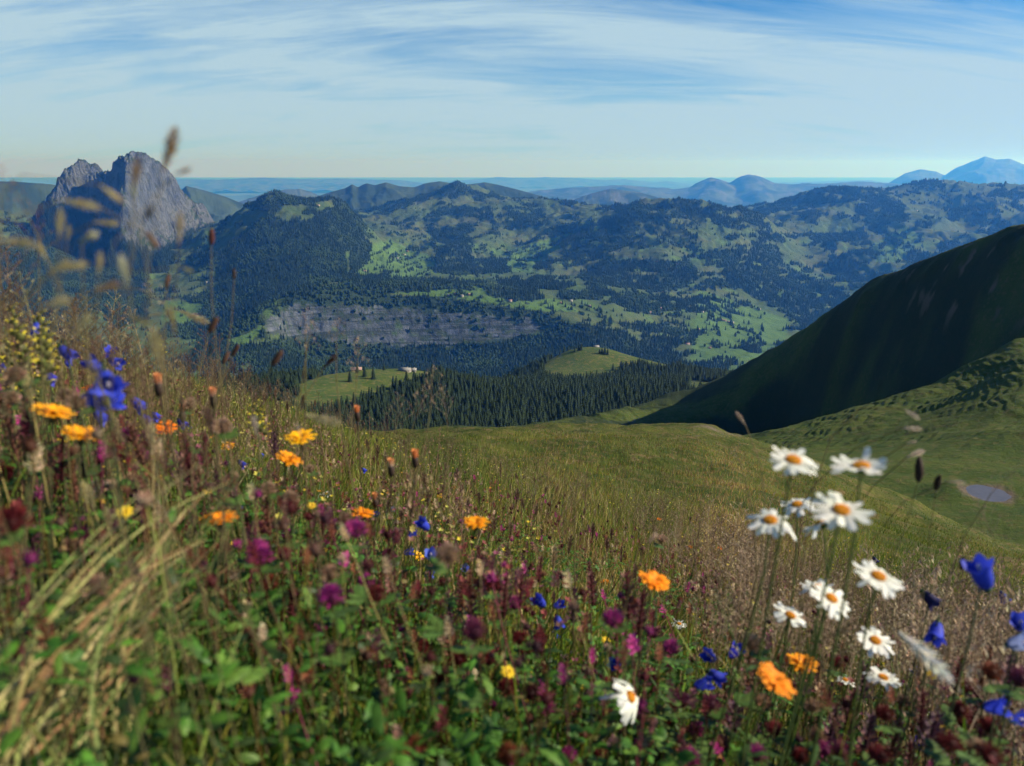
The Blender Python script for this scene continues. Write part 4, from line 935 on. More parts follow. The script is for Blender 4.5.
# ---------------------------------------------------------------- grass heads
CRM = (.50, .42, .22)
def head_geo(kind, L, col, g=None, rs=None):
    """seed head along +Z from 0 to L"""
    g = g or Geo(); rs = rs or random
    if kind == 'spike':       # dense, fuzzy
        for k in range(46):
            t = k / 46; a = k * 2.4; rr = L * .13 * math.sin(math.pi * min(1, t * .9 + .08)) + L * .01; b = np.array([0, 0, t * L * .95]); dr = np.array([math.cos(a), math.sin(a), 1.1])
            g.strip([b, b + dr * rr * .7, b + dr * rr * 1.25], [rr * .22, rr * .3, rr * .05], (-math.sin(a), math.cos(a), 0), jit(col, .2), jit(col, .2), .3)
        g.tube([(0, 0, 0), (0, 0, L * .9)], [L * .035, L * .015], tuple(np.array(col) * .6), 4)
    elif kind == 'oval':      # plantain-like dark head
        g.blob((0, 0, L * .5), (0, 0, 1), L * .17, L * .5, col, 9, 7, .15)
        for k in range(22):
            a = k * 2.4; b = np.array([math.cos(a) * L * .14, math.sin(a) * L * .14, L * (.15 + .03 * k)]); g.strip([b, b * (1.5, 1.5, 1.03)], [L * .012, L * .01], (-math.sin(a), math.cos(a), 0), jit((.35, .3, .2)))
    else:                     # airy / drooping panicle
        droop = kind == 'oat'; g.tube([(0, 0, 0), (0, 0, L * .5), (L * .03, 0, L)], [L * .008, L * .006, L * .003], tuple(np.array(col) * .7), 3)
        n = 9 if droop else 16
        for k in range(n):
            t = .05 + .93 * k / n; a = k * 2.4 + rs.uniform(-.4, .4); bl = L * (.34 * (1 - t) + .07) * rs.uniform(.7, 1.2); dr = np.array([math.cos(a), math.sin(a), .9]); b = np.array([0, 0, t * L]); q = [b, b + dr * bl * .6, b + dr * bl * .95 + (0, 0, -bl * (.5 if droop else .05))]
            g.tube(q, L * .0035, tuple(np.array(col) * .7), 3)
            for j in range(4 if droop else 7):
                s_ = q[-1] * (1 - j * .16) + q[1] * (j * .16) if not droop else q[-1] + np.array([rs.uniform(-1, 1), rs.uniform(-1, 1), -1.2]) * L * .035 * j
                ad = np.array([math.cos(a + j), math.sin(a + j), -1.3 if droop else .6]); ad = nrm(ad); sl = L * (.06 if droop else .03) * rs.uniform(.8, 1.2)
                g.strip([s_, s_ + ad * sl * .5, s_ + ad * sl], [sl * .08, sl * .2, sl * .03], np.cross(ad, (.3, .2, 1)), jit(col, .25), jit(col, .25), .6)
    return g
def rot_to(V, ax):
    u, v, w_ = frame(ax); V = np.asarray(V); return V[:, :1] * u + V[:, 1:2] * v + V[:, 2:3] * w_
def seedhead(px, py, size, ang, kind, col, d, label=None, desc='grass seed head', curve=0., stem_col=None):
    """head of pixel length size centred at px,py, pointing ang degrees (90 = up) in the photo"""
    P = at(px, py, d); L = size * d / F; v = view_dir(P); r_ = nrm(np.cross((0, 0, 1.), v)); ax = nrm(r_ * math.cos(R(ang)) + np.array([0, 0, 1]) * math.sin(R(ang)) + v * random.uniform(-.2, .2))
    e = root('grass_stalk', P, px, py, desc, 'grass stalk', 'grass stalks with seed heads', label); g = head_geo(kind, L, col); V, T, Q, Cc = g.arr()
    V[:, 0] += curve * L * (V[:, 2] / L)**2; V = rot_to(V - (0, 0, L * .5), ax); g.V = [tuple(q) for q in V]; g.build('seed_head', M_dry, e)
    B = P - ax * L * .5; Ft = foot(P, .1, .03); Ft[0] -= math.cos(R(ang)) * .1; Ft[2] = gz(Ft[0], Ft[1]); g = Geo(); pts = loc(stem_curve(B, Ft, 10, topdir=nrm(ax + np.array([0, 0, .25]))), P); g.tube(pts, list(np.linspace(.00075, .0003, 10) * (d / .6)), stem_col or (.16, .13, .06), 4); add_leaves(g, pts, 1, .06, .0015, OLV, .05, .35)
    g.build('stalk', M_dry, e); return e
# ---------------------------------------------------------------- the named flowers
D = daisy
D(793, 461, 58, 0.2, .15, 1, 'white daisy with deep orange disc at top left of the daisy group'); D(861, 467, 60, -0.0, -.12, 1, 'white daisy seen edge-on against the dark green hollow, topmost on the right', missing=0, drop=-.35)
D(770, 521, 52, 0.29, -.1, 1, 'white daisy left of the tall stem, facing the camera beneath the orange-disc one', drop=.2); D(797, 505, 40, 0.13, -.25, 1, 'small white daisy half hidden behind the wide-open pair', half=False, behind=.03)
D(841, 511, 62, 0.29, .1, 1, 'widest open white daisy in the middle of the daisy group'); D(822, 524, 48, -0.28, -.5, .8, 'white daisy turned away showing its underside below the widest one', behind=.03)
D(878, 577, 54, 0.15, .25, 1, 'single tilted white daisy right of the group over brown grass'); D(818, 588, 40, 0.13, -.2, 1, 'white daisy tucked against another halfway down the group'); D(831, 599, 48, 0.17, .45, 1, 'white daisy leaning right, lower one of the overlapping pair')
D(790, 616, 42, 0.09, .3, 1, 'small white daisy with closed petals low on the left of the group', missing=.15); D(875, 641, 42, 0.22, .25, 1, 'small open white daisy just left of the arched white flower head')
D(883, 678, 38, -0.07, .15, 1, 'thin edge-on white daisy beneath the arched white flower head', drop=-.1); D(845, 680, 24, -0.05, 0.1, 1, 'tiny edge-on white daisy above the orange pair on the right', behind=.1)
D(630, 697, 54, 0.27, .8, .5, 'drooping white daisy low in the middle with petals hanging to the right', drop=.45); D(679, 624, 20, -0.0, 0, 1, 'tiny white daisy right of the magenta clover near the centre', behind=.1); D(326, 494, 14, 0.22, 0, 1, 'tiny white daisy alone among brown stalks left of centre'); D(862, 717, 18, 0.09, 0, 1, 'tiny white daisy among the red spires at bottom right'); D(925, 713, 16, 0.13, .3, 1, 'tiny white daisy above the dark red spires at bottom right')
Hk = hawk; YO = (.90, .42, .01)
Hk(54, 412, 36, YO, 0.05, .35, 'upper left flower of the orange pair at the far left'); Hk(82, 434, 36, YO, 0.05, .3, 'lower right flower of the orange pair at the far left'); Hk(166, 428, 22, (.85, .22, .01), 0.4, 0, 'small orange flower facing the camera below the blue bell cluster')
Hk(90, 388, 14, (.7, .16, .01), 0.1, 0, 'small orange flower beside the big blue bell cluster')
Hk(301, 437, 30, (.92, .50, .01), 0.17, 0, 'yellow-orange flower near the meadow edge left of centre'); Hk(289, 459, 28, (.88, .34, .01), 0.2, .5, 'orange flower just below the yellow-orange one left of centre'); Hk(228, 446, 14, (.85, .4, .02), 0.25, 0, 'small orange flower beneath the bright yellow rattle')
Hk(220, 519, 36, (.85, .30, .01), -0.03, 0, 'flat orange flower seen edge-on above the leaning straw blades'); Hk(363, 513, 24, (.85, .30, .01), 0.05, .1, 'orange flower left of the five blue bells'); Hk(476, 523, 30, (.88, .36, .01), 0.05, 0, 'orange flower right of the five blue bells')
Hk(655, 581, 36, (.90, .30, .01), 0.1, .35, 'lone bright orange flower on a dark stalk right of centre'); Hk(775, 681, 46, (.85, .28, .01), 0.02, .55, 'larger lower flower of the orange pair beneath the daisies'); Hk(803, 663, 32, (.88, .33, .01), 0.07, .1, 'smaller upper flower of the orange pair beneath the daisies')
Hk(605, 582, 10, desc='tiny orange flower'); Hk(460, 546, 12, (.7, .16, .01), 0.25); Hk(469, 558, 10); Hk(451, 571, 9); Hk(417, 555, 16, (.85, .5, .02), 0.2, .6); Hk(354, 522, 10, (.85, .5, .02)); Hk(162, 500, 10, (.85, .4, .02)); Hk(454, 488, 6); Hk(440, 496, 8, (.8, .42, .02)); Hk(528, 563, 7); Hk(533, 540, 6); Hk(649, 559, 5); Hk(659, 519, 5); Hk(686, 662, 14, (.85, .35, .01), 0.2); Hk(690, 547, 5); Hk(720, 548, 6); Hk(628, 640, 14, (.85, .5, .03)); Hk(633, 632, 10, (.85, .5, .03)); Hk(342, 609, 8, (.85, .5, .03)); Hk(340, 600, 12, (.85, .35, .03))
for px, py, s_ in [(508, 672, 17), (413, 679, 14), (421, 684, 10), (606, 640, 10), (207, 578, 10), (125, 512, 16), (487, 607, 8), (528, 631, 9), (541, 626, 8), (590, 692, 9), (604, 713, 11), (600, 722, 9), (720, 753, 14), (700, 722, 10), (480, 668, 10), (420, 640, 9), (297, 627, 10), (243, 600, 10), (160, 478, 9), (63, 440, 9)]: hawk(px, py, s_, (.85, .62, .04), random.uniform(.2, .8), random.uniform(-.4, .4), None, .016, desc='small yellow flower')
bud(415, 457, 10, 'closed orange-tipped bud on a thick dark stalk near the centre'); bud(357, 412, 8, 'orange closed bud standing before the dark conifer forest'); bud(158, 383, 11, 'pinkish closed bud above the meadow left of the yellow rattle', (.45, .2, .12)); bud(391, 466, 10, 'fluffy beige closed bud left of the orange-tipped one', (.55, .42, .28)); bud(375, 499, 8, 'brown closed bud among stalks below the beige one', (.3, .15, .08)); bud(213, 396, 10, 'tall pale closed bud above the brown stalks at left', (.4, .25, .2)); bud(182, 412, 9, 'dark closed bud near the small orange flower at left', (.1, .05, .03))
B = bell
B(36, 329, 13, label='topmost blue bell at the far left between yellow spikes', right=0); B(67, 353, 17, label='dark blue bell right of the yellow spikes at the far left'); B(68, 364, 7, label='tiny blue bell hanging under the dark blue one at far left'); B(95, 366, 19, .1, -.4, .5, 'blue bell tilted upward left of the beige bud'); B(110, 354, 13, .3, .2, .6, 'small blue bell above the tilted one at left'); B(115, 362, 14, .3, .3, -.2, 'blue bell touching the small upper one at left')
B(106, 380, 26, .5, .1, -.3, 'big cluster of deep blue bells in the left flower bank', extra=[(112, 390, .01), (99, 391, .02), (107, 402, .02)]); B(101, 417, 16, label='blue bell below the big blue cluster at left'); B(138, 404, 16, .1, .4, -.5, 'blue bell right of the big blue cluster'); B(51, 378, 13, label='violet-blue bell above the orange pair at far left', col=(.06, .05, .4)); B(147, 420, 14, label='dark violet bell left of the small orange flower', col=(.03, .03, .3)); B(156, 416, 10); B(182, 423, 11, label='dark blue bell right of the small orange flower at left', col=(.03, .03, .35)); B(188, 427, 7, col=(.12, .14, .5)); B(242, 464, 10, label='dark blue bell among brown heads below the yellow rattle', col=(.03, .04, .35)); B(262, 455, 6)
B(424, 525, 16, .3, -.5, .6, 'topmost of the five blue bells in the middle'); B(411, 534, 12, .5, .3, .4, 'second blue bell, up left in the middle five'); B(408, 552, 11, .2, .5, .1, 'leftmost lower blue bell of the middle five'); B(431, 556, 16, .5, 0, .5, 'pale blue open bell in the centre of the middle five', col=(.09, .13, .6)); B(429, 574, 12, .1, .6, -.1, 'lowest blue bell of the middle five'); B(465, 569, 11, .4, 0, .2, 'pale blue bell under the orange flower in the middle', col=(.12, .16, .6)); B(377, 515, 8, .3, 0, .2, 'tiny blue bell right of the orange flower left of the five'); B(364, 470, 6, label='tiny dark blue bell alone in the meadow grass'); B(393, 510, 7, .3, 0, .4, col=(.3, .35, .6))
B(540, 602, 17, .3, -.5, .5, 'bright blue bell in the gap between red spires near the centre'); B(558, 605, 13, .3, .5, .3, 'blue bell right of the bright one near the centre'); B(558, 622, 16, .2, .1, -.4, 'deep blue bell stacked on the same stalks near the centre'); B(555, 636, 12, label='dark blue bell lowest of the stack near the centre', col=(.03, .04, .4)); B(501, 627, 11, .5, 0, .3, 'small blue bell among clovers in the lower middle'); B(490, 628, 8, col=(.12, .15, .5)); B(575, 652, 12, .3, .5, .2, 'blue bell below the stack near the centre'); B(616, 665, 17, .4, -.2, .1, 'blue bell above the drooping white daisy')
B(710, 657, 18, .4, -.3, .2, 'blue bell left of the beige seed head beneath the daisies'); B(703, 684, 20, .1, .6, .3, 'blue bell leaning left low beneath the daisies', extra=[(716, 676, .01)]); B(735, 652, 18, .1, .3, .5, 'dark blue bell touching the beige seed head', col=(.04, .04, .4)); B(758, 658, 10, col=(.06, .06, .4)); B(751, 717, 11, .4); B(797, 720, 7); B(803, 692, 10, .2, .1, -.4, None, (.04, .05, .35))
B(982, 575, 30, .15, -.35, .75, 'largest blue bell, upright at the right edge of the meadow', L=.027); B(936, 632, 22, .5, 0, -.5, 'blue bell with curled rim right of the small open daisy', L=.026); B(930, 599, 18, .1, .5, -.4, 'nearly black drooping bell below the largest blue bell', col=(.02, .02, .09)); B(1003, 597, 12, label='dark blue half-open bell right of the largest blue bell', col=(.03, .04, .2)); B(1020, 624, 20, .3, 0, .2, 'blue bell cut by the right edge of the photo', col=(.05, .08, .5)); B(1019, 643, 22, .2, .5, .3, 'pale lilac-blue bell at the right edge', col=(.3, .35, .62)); B(996, 707, 22, .1, .6, .25, 'blue bell lying sideways near the bottom right corner'); B(1017, 719, 18, .2, .4, .2, 'blue bell at the corner below the sideways one'); B(920, 742, 12, .3, 0, .2, 'violet bell among the dark red spires at bottom right', col=(.05, .03, .4)); B(875, 560, 7, col=(.03, .03, .1))
for px, py, s_, c in [(355, 532, 24, MAG), (389, 556, 15, PUR), (366, 583, 18, MAG), (377, 596, 22, RED), (612, 621, 24, MAG), (672, 649, 20, MAG), (260, 558, 26, MAG), (331, 598, 28, (.34, .03, .20)), (30, 604, 22, PUR), (17, 559, 12, MAG), (301, 679, 26, RUST), (129, 592, 16, RED), (328, 657, 22, PUR), (404, 677, 20, PUR), (497, 706, 20, MAG), (547, 710, 20, MAG), (507, 689, 22, RED), (489, 660, 20, RED), (530, 694, 22, (.07, .015, .02)), (441, 680, 20, RED), (413, 750, 30, RUST), (507, 757, 30, RUST), (462, 743, 22, RED), (474, 633, 30, PUR), (458, 660, 20, RED), (495, 586, 18, RED), (129, 437, 17, MAG), (41, 500, 16, PUR), (233, 494, 12, MAG), (258, 551, 22, MAG), (192, 520, 11, RED), (12, 523, 30, RED), (256, 578, 16, RED), (272, 584, 18, RUST), (94, 402, 14, (.2, .04, .15)), (325, 546, 12, MAG), (334, 524, 12, MAG), (333, 549, 12, PUR), (757, 755, 22, MAG), (683, 702, 20, PUR), (672, 722, 18, RED), (630, 720, 16, RED), (540, 640, 16, RED), (423, 648, 18, RED), (340, 625, 15, PUR), (560, 735, 16, PUR), (480, 725, 18, RED), (150, 745, 14, RUST), (598, 680, 16, PUR), (800, 757, 20, RED), (840, 752, 22, PUR), (240, 690, 14, RED), (20, 700, 13, RED), (70, 560, 15, PUR), (110, 455, 14, PUR), (195, 455, 13, PUR), (8, 475, 16, RED), (990, 757, 26, RED), (950, 745, 24, RED), (722, 745, 20, PUR), (600, 757, 22, RED), (360, 757, 20, RUST), (660, 757, 20, PUR), (520, 735, 16, PUR), (445, 622, 15, PUR), (290, 507, 12, PUR), (690, 760, 24, MAG), (880, 757, 24, RED)]:
    nm_ = {MAG: 'magenta clover head', RED: 'dark red clover head', PUR: 'dull purple clover head', RUST: 'rust-brown withered clover head'}.get(c, 'dark clover head')
    clover(px, py, s_, c, desc=nm_)
for px, py, s_, lab in [(93, 588, 30, 'open beige withered flower over the left straw blades'), (76, 580, 22, 'rusty beige withered head beside the open beige one'), (330, 575, 26, None), (448, 556, 34, 'large fluffy pinkish-beige seed head under the orange flower in the middle'), (752, 645, 26, 'beige seed head on a dark stalk beneath the daisies'), (812, 707, 22, 'round beige seed head right of the orange pair'), (222, 428, 24, 'pale brown withered head below the dark stalks at left'), (12, 400, 18, None), (15, 377, 22, None), (55, 690, 14, None), (342, 690, 14, None), (280, 570, 18, None), (662, 540, 14, 'pale pink seed head alone above the lone orange flower'), (190, 405, 16, None), (232, 480, 18, None), (290, 500, 22, None), (66, 398, 20, None), (76, 404, 22, None), (130, 480, 16, None), (310, 470, 14, None), (268, 490, 20, None), (560, 548, 8, None), (660, 737, 14, None), (400, 640, 18, None)]:
    clover(px, py, s_ * .8, BEI, lab, desc='beige withered clover head', tip=(.42, .26, .17), dia=.019)
# spires
for px, py, s_ in [(505, 597, 50), (521, 590, 44), (573, 605, 46), (590, 574, 34), (592, 590, 40), (628, 597, 60), (641, 612, 50), (400, 622, 46), (420, 600, 40), (450, 610, 44), (475, 600, 30), (540, 570, 34), (365, 560, 44), (345, 590, 36), (430, 585, 30), (850, 712, 54), (868, 735, 50), (922, 712, 44), (932, 735, 60), (895, 740, 50), (960, 740, 44), (1000, 745, 50), (700, 735, 44), (735, 720, 50), (725, 690, 40), (760, 740, 36), (780, 745, 40), (640, 740, 40), (655, 690, 36), (585, 715, 34), (280, 600, 30), (300, 560, 36), (180, 470, 40), (205, 450, 44), (80, 460, 36), (30, 420, 44), (12, 440, 50), (310, 600, 34), (440, 700, 30), (380, 700, 30), (610, 660, 34), (660, 640, 34), (565, 660, 30), (1015, 700, 40), (980, 700, 36), (830, 690, 30), (405, 585, 36), (480, 560, 34), (248, 530, 40), (268, 520, 30), (150, 440, 34), (60, 455, 30), (275, 445, 30), (800, 730, 34), (910, 760, 40), (820, 765, 40), (745, 765, 44), (460, 590, 36), (385, 590, 34), (350, 560, 30)]:
    k = random.random(); spire(px, py, s_ * random.uniform(.8, 1.0), (.12, .03, .035) if k < .5 else ((.17, .07, .05) if k < .8 else (.09, .035, .06)), w=random.uniform(.22, .36), desc='dark red withered flower spire' if k < .5 else ('brown withered flower spire' if k < .8 else 'purple-brown withered flower spire'))
for px, py, s_ in [(15, 322, 34), (22, 345, 34), (43, 330, 36), (44, 350, 40), (41, 368, 30), (58, 352, 18), (8, 350, 26), (10, 370, 24), (86, 342, 14), (130, 455, 26), (140, 440, 24), (142, 428, 20), (256, 415, 32), (262, 422, 26), (80, 410, 20), (104, 460, 26), (98, 480, 20), (37, 392, 22), (160, 345, 18), (195, 492, 18), (447, 580, 18), (602, 650, 20), (248, 640, 16), (420, 705, 16), (960, 700, 20), (805, 682, 20), (725, 700, 20), (690, 740, 22)]:
    rattle(px, py, s_, 'bright yellow rattle spike standing out against the dark slope' if (px, py) == (256, 415) else None)

FR = random.Random(21)
NAMED = np.array([(it[1], it[2]) for it in ITEMS if it[6] or it[3] in ('blue bellflower', 'tiny orange flower', 'white daisy')], float)
def clear_of(P_, rad=13.):
    x_, y_ = project(P_[:, 0], P_[:, 1], P_[:, 2]); d_ = np.min(np.hypot(x_[:, None] - NAMED[None, :, 0], y_[:, None] - NAMED[None, :, 1]), 1); return d_ > rad
def fill_spot(lo=0, hi=1024, bias=1.):
    px = FR.uniform(lo, hi); top = float(np.interp(px, [-150, 0, 60, 120, 200, 300, 400, 500, 600, 700, 800, 900, 1024, 1200], [330, 360, 380, 410, 450, 500, 545, 575, 590, 630, 655, 665, 665, 690])); py = top + (772 - top) * FR.random()**bias
    return (px, py) if np.min(np.hypot(NAMED[:, 0] - px, NAMED[:, 1] - py)) > 17 else fill_spot(lo, hi, bias)
for k in range(200):
    px, py = fill_spot(bias=.8); t = (py - 350) / 420; s_ = FR.uniform(9, 16) + 9 * t * FR.random(); c, n_ = FR.choice([(MAG, 'magenta clover head'), (RED, 'dark red clover head'), (RED, 'dark red clover head'), (PUR, 'dull purple clover head'), (RUST, 'rust-brown withered clover head'), (BEI, 'beige withered clover head')])
    if px < 200 and py > 560 and FR.random() < .7: continue
    clover(px, py, s_, c, desc=n_)
for k in range(175):
    px, py = fill_spot(bias=.9)
    if px < 220 and py > 540: continue
    q_ = FR.random(); spire(px, py, FR.uniform(22, 44), (.13, .028, .035) if q_ < .5 else ((.19, .08, .05) if q_ < .8 else (.09, .035, .06)), w=FR.uniform(.2, .36), desc='dark red withered flower spire' if q_ < .5 else ('brown withered flower spire' if q_ < .8 else 'purple-brown withered flower spire'))
for k in range(80):
    px, py = fill_spot(bias=.9); hawk(px, py, FR.uniform(6, 11), (.80, .56, .05), FR.uniform(.2, .8), FR.uniform(-.4, .4), None, .014, desc='small yellow flower')
for k in range(26):
    px, py = fill_spot(0, 330, 1.3); rattle(px, min(py, 560), FR.uniform(16, 28))
for k in range(36):
    px, py = fill_spot(0, 1024, 1.1); bell(px, py, FR.uniform(6, 11), FR.uniform(0, .5), FR.uniform(-.5, .5), FR.uniform(-.5, .5))
# arched white head
seedhead(927, 653, 62, -28, 'spike', (.78, .75, .66), .62, 'arched fluffy white flower head at the lower right', curve=-.35)
SH = seedhead; DKB = (.07, .035, .025); TAN = (.30, .20, .12); OLC = (.38, .36, .16)
for a in [(172, 147, 46, 65, 'spike', TAN, .42, 'tan grass head rising alone into the sky beside the rock peak'), (184, 171, 16, 20, 'spike', (.2, .1, .07), .42, 'short reddish grass head pointing right beside the rock peak'), (136, 172, 32, 75, 'spike', (.3, .2, .12), .42, 'brown grass head in front of the rock peak summit'), (134, 190, 16, 90, 'spike', OLC, .42, 'olive grass head on the lit face of the rock peak'), (113, 195, 26, -42, 'spike', CRM, .45, 'cream grass head slanting down across the shaded peak face'), (83, 204, 32, -14, 'spike', CRM, .45, 'curved cream grass head across the left shoulder of the peak'), (60, 222, 26, 80, 'spike', CRM, .45, None), (108, 223, 22, -5, 'spike', CRM, .5, None), (69, 232, 14, 70, 'spike', CRM, .5, None), (89, 237, 22, 25, 'spike', (.55, .5, .3), .42, None), (19, 242, 32, -10, 'spike', CRM, .4, 'long cream grass head at the far left edge'), (42, 250, 16, 100, 'spike', CRM, .5, None), (62, 266, 22, 30, 'spike', CRM, .45, None), (76, 266, 28, 10, 'spike', CRM, .45, None), (100, 262, 22, 75, 'spike', CRM, .45, None), (180, 226, 30, 80, 'spike', (.5, .4, .28), .45, 'upright cream grass head right of the rock peak'), (152, 240, 18, -60, 'oval', (.12, .07, .05), .5, None), (149, 213, 20, 55, 'spike', (.08, .07, .05), .45, None), (212, 237, 16, 80, 'oval', (.09, .03, .03), .8, 'dark reddish oval head over the valley right of the peak'), (234, 274, 11, 85, 'oval', (.05, .035, .03), .9, None), (167, 281, 14, 80, 'oval', DKB, .7, None), (188, 270, 12, -30, 'spike', OLC, .5, None), (123, 268, 30, 95, 'spike', (.55, .52, .36), .4, 'thick pale cream head below the rock peak'), (110, 286, 26, 10, 'spike', (.35, .22, .12), .42, None), (58, 302, 26, 15, 'spike', CRM, .4, None), (157, 347, 44, 92, 'spike', (.45, .38, .2), .42, 'thick upright cream head over the green left slope'), (85, 322, 26, 40, 'spike', (.4, .36, .2), .42, None), (140, 320, 26, -30, 'spike', (.3, .26, .14), .42, None), (160, 300, 40, -35, 'oat', (.42, .33, .2), .8, 'drooping oat-like panicle over the pale valley meadow'), (172, 318, 26, 95, 'spike', (.35, .28, .14), .5, None), (196, 318, 30, -30, 'spike', (.36, .3, .18), .9, None), (213, 325, 18, 60, 'oval', DKB, .8, 'dark slanting head below the pale valley meadow'), (277, 358, 20, 55, 'oval', DKB, .8, 'dark oval head slanting over the small wood at left'), (226, 358, 14, 60, 'oval', DKB, .9, None), (235, 350, 14, 60, 'oval', DKB, 1., None), (330, 361, 22, 45, 'spike', DKB, .9, 'dark narrow head slanting just above the farm pasture'), (310, 335, 34, 75, 'oat', (.40, .28, .16), 1.0, 'oat-like panicle left of the cliff foot'), (338, 328, 26, 80, 'oat', (.36, .24, .14), 1.0, 'small oat-like panicle at the foot of the cliff'), (358, 352, 40, 85, 'oat', (.38, .27, .16), 1.0, 'tallest oat-like panicle in front of the cliff forest'), (306, 318, 24, 85, 'oat', (.34, .22, .14), 1., None), (432, 384, 46, 85, 'oat', (.34, .24, .15), 1.1, 'brown panicle standing before the conifer forest'), (420, 405, 40, 70, 'panicle', (.34, .24, .17), 1.1, None), (398, 412, 40, 80, 'panicle', (.34, .24, .17), 1.2, None), (445, 402, 40, 95, 'panicle', (.36, .28, .2), 1.3, None), (255, 425, 24, 95, 'spike', (.5, .4, .34), .6, None), (298, 428, 14, 110, 'spike', (.45, .35, .3), .6, None), (325, 420, 40, -20, 'spike', (.42, .36, .2), .6, 'long cream head lying over the meadow edge left of centre'), (913, 415, 18, -30, 'spike', (.55, .45, .35), .9, 'topmost pale wisp of grass against the green spur'), (913, 428, 18, 10, 'spike', (.55, .45, .35), .9, None), (917, 453, 20, 35, 'spike', (.6, .5, .4), .9, None), (920, 470, 24, 88, 'oval', DRK, .9, None), (937, 482, 18, 90, 'oval', DRK, .9, None), (912, 442, 10, 20, 'spike', (.55, .45, .35), .9, None), (957, 482, 16, 10, 'spike', (.5, .4, .3), .9, 'pale tan wisp left of the pond'), (962, 563, 16, 90, 'oval', DRK, .8, 'black oval head left of the largest blue bell'), (653, 537, 18, 55, 'spike', (.55, .4, .3), .7, None), (585, 436, 40, 80, 'panicle', (.28, .25, .14), 1.3, 'thin green panicle rising over the bare crest'), (736, 455, 22, 120, 'oat', (.4, .3, .2), 1.1, None), (740, 418, 18, 130, 'spike', (.4, .3, .22), 1.0, None), (1005, 480, 34, 60, 'oat', (.3, .2, .15), 1., None), (985, 520, 40, 120, 'panicle', (.4, .3, .22), 1., None), (2, 178, 24, 80, 'panicle', (.3, .17, .12), .6, None), (18, 200, 40, 110, 'oat', (.16, .09, .07), .7, None), (40, 235, 44, 80, 'panicle', (.2, .1, .09), .8, None), (12, 262, 60, 95, 'panicle', (.2, .11, .08), .7, None), (70, 352, 12, 90, 'oval', DRK, .6, None), (210, 350, 10, 90, 'spike', DRK, .7, None), (182, 405, 16, 90, 'oval', DRK, .6, None), (208, 420, 34, 95, 'spike', (.14, .08, .06), .55, None)]:
    SH(*a[:7], label=a[7], desc={'spike': 'soft grass seed head', 'oval': 'dark oval seed head', 'oat': 'drooping oat-like panicle', 'panicle': 'airy brown panicle'}[a[4]], curve=random.uniform(-.25, .25))
# ---------------------------------------------------------------- labels that single each one out
ANCH = [(793, 460, 'the top-left daisy'), (861, 467, 'the edge-on top daisy'), (841, 510, 'the widest daisy'), (878, 577, 'the single tilted daisy'), (927, 652, 'the arched white head'), (630, 697, 'the drooping white daisy'), (654, 580, 'the lone orange flower'), (476, 523, 'the orange flower right of five bells'), (363, 512, 'the orange flower left of five bells'), (220, 519, 'the edge-on orange flower'), (70, 425, 'the far-left orange pair'), (301, 437, 'the yellow-orange flower'), (258, 415, 'the bright yellow rattle'), (107, 383, 'the big blue cluster'), (36, 329, 'the topmost blue bell'), (785, 675, 'the orange pair'), (983, 575, 'the largest blue bell'), (415, 460, 'the orange-tipped bud'), (752, 644, 'the beige seed head'), (331, 598, 'the violet clover left of centre'), (612, 621, 'the magenta clover right of centre'), (301, 679, 'the rust-red clover'), (93, 588, 'the open beige flower'), (558, 620, 'the central blue stack'), (508, 672, 'the lowest central yellow flower'), (413, 750, 'the big rusty bottom clover'), (936, 632, 'the curled-rim blue bell'), (1000, 712, 'the sideways corner bell'), (135, 165, 'the rock peak summit'), (988, 493, 'the pond'), (400, 366, 'the farm roofs'), (157, 347, 'the thick upright cream head'), (166, 428, 'the small facing orange flower'), (20, 242, 'the long far-left cream head')]
used = set(it[6] for it in ITEMS if it[6])
def rel(dx, dy):
    far = math.hypot(dx, dy) > 45; v = 'above' if dy < 0 else 'below'; h = 'left of' if dx < 0 else 'right of'
    if abs(dy) > 2.2 * abs(dx): r_ = v
    elif abs(dx) > 2.2 * abs(dy): r_ = h
    else: r_ = v + ' and ' + h
    return ('some way ' if far else 'just ') + r_
for it in ITEMS:
    if it[6] is None:
        near_ = sorted(ANCH, key=lambda a: math.hypot(a[0] - it[1], a[1] - it[2])); lab = None
        for a in near_[:4]:
            dx, dy = it[1] - a[0], it[2] - a[1]
            if math.hypot(dx, dy) < 4: continue
            c = f'{it[3]} {rel(dx, dy)} {a[2]}'
            if c not in used and len(c.split()) <= 16: lab = c; break
        if lab is None:
            for i_ in range(6):
                for j_ in range(i_ + 1, 7):
                    c = f'{it[3]} between {near_[i_][2]} and {near_[j_][2]}'
                    if c not in used and len(c.split()) <= 16 and lab is None: lab = c
        it[6] = lab or f'{it[3]} near {near_[0][2]} among the grass'
        used.add(it[6])
    it[0]['label'] = it[6]; it[0]['group'] = it[5]
print('things', len(ITEMS))
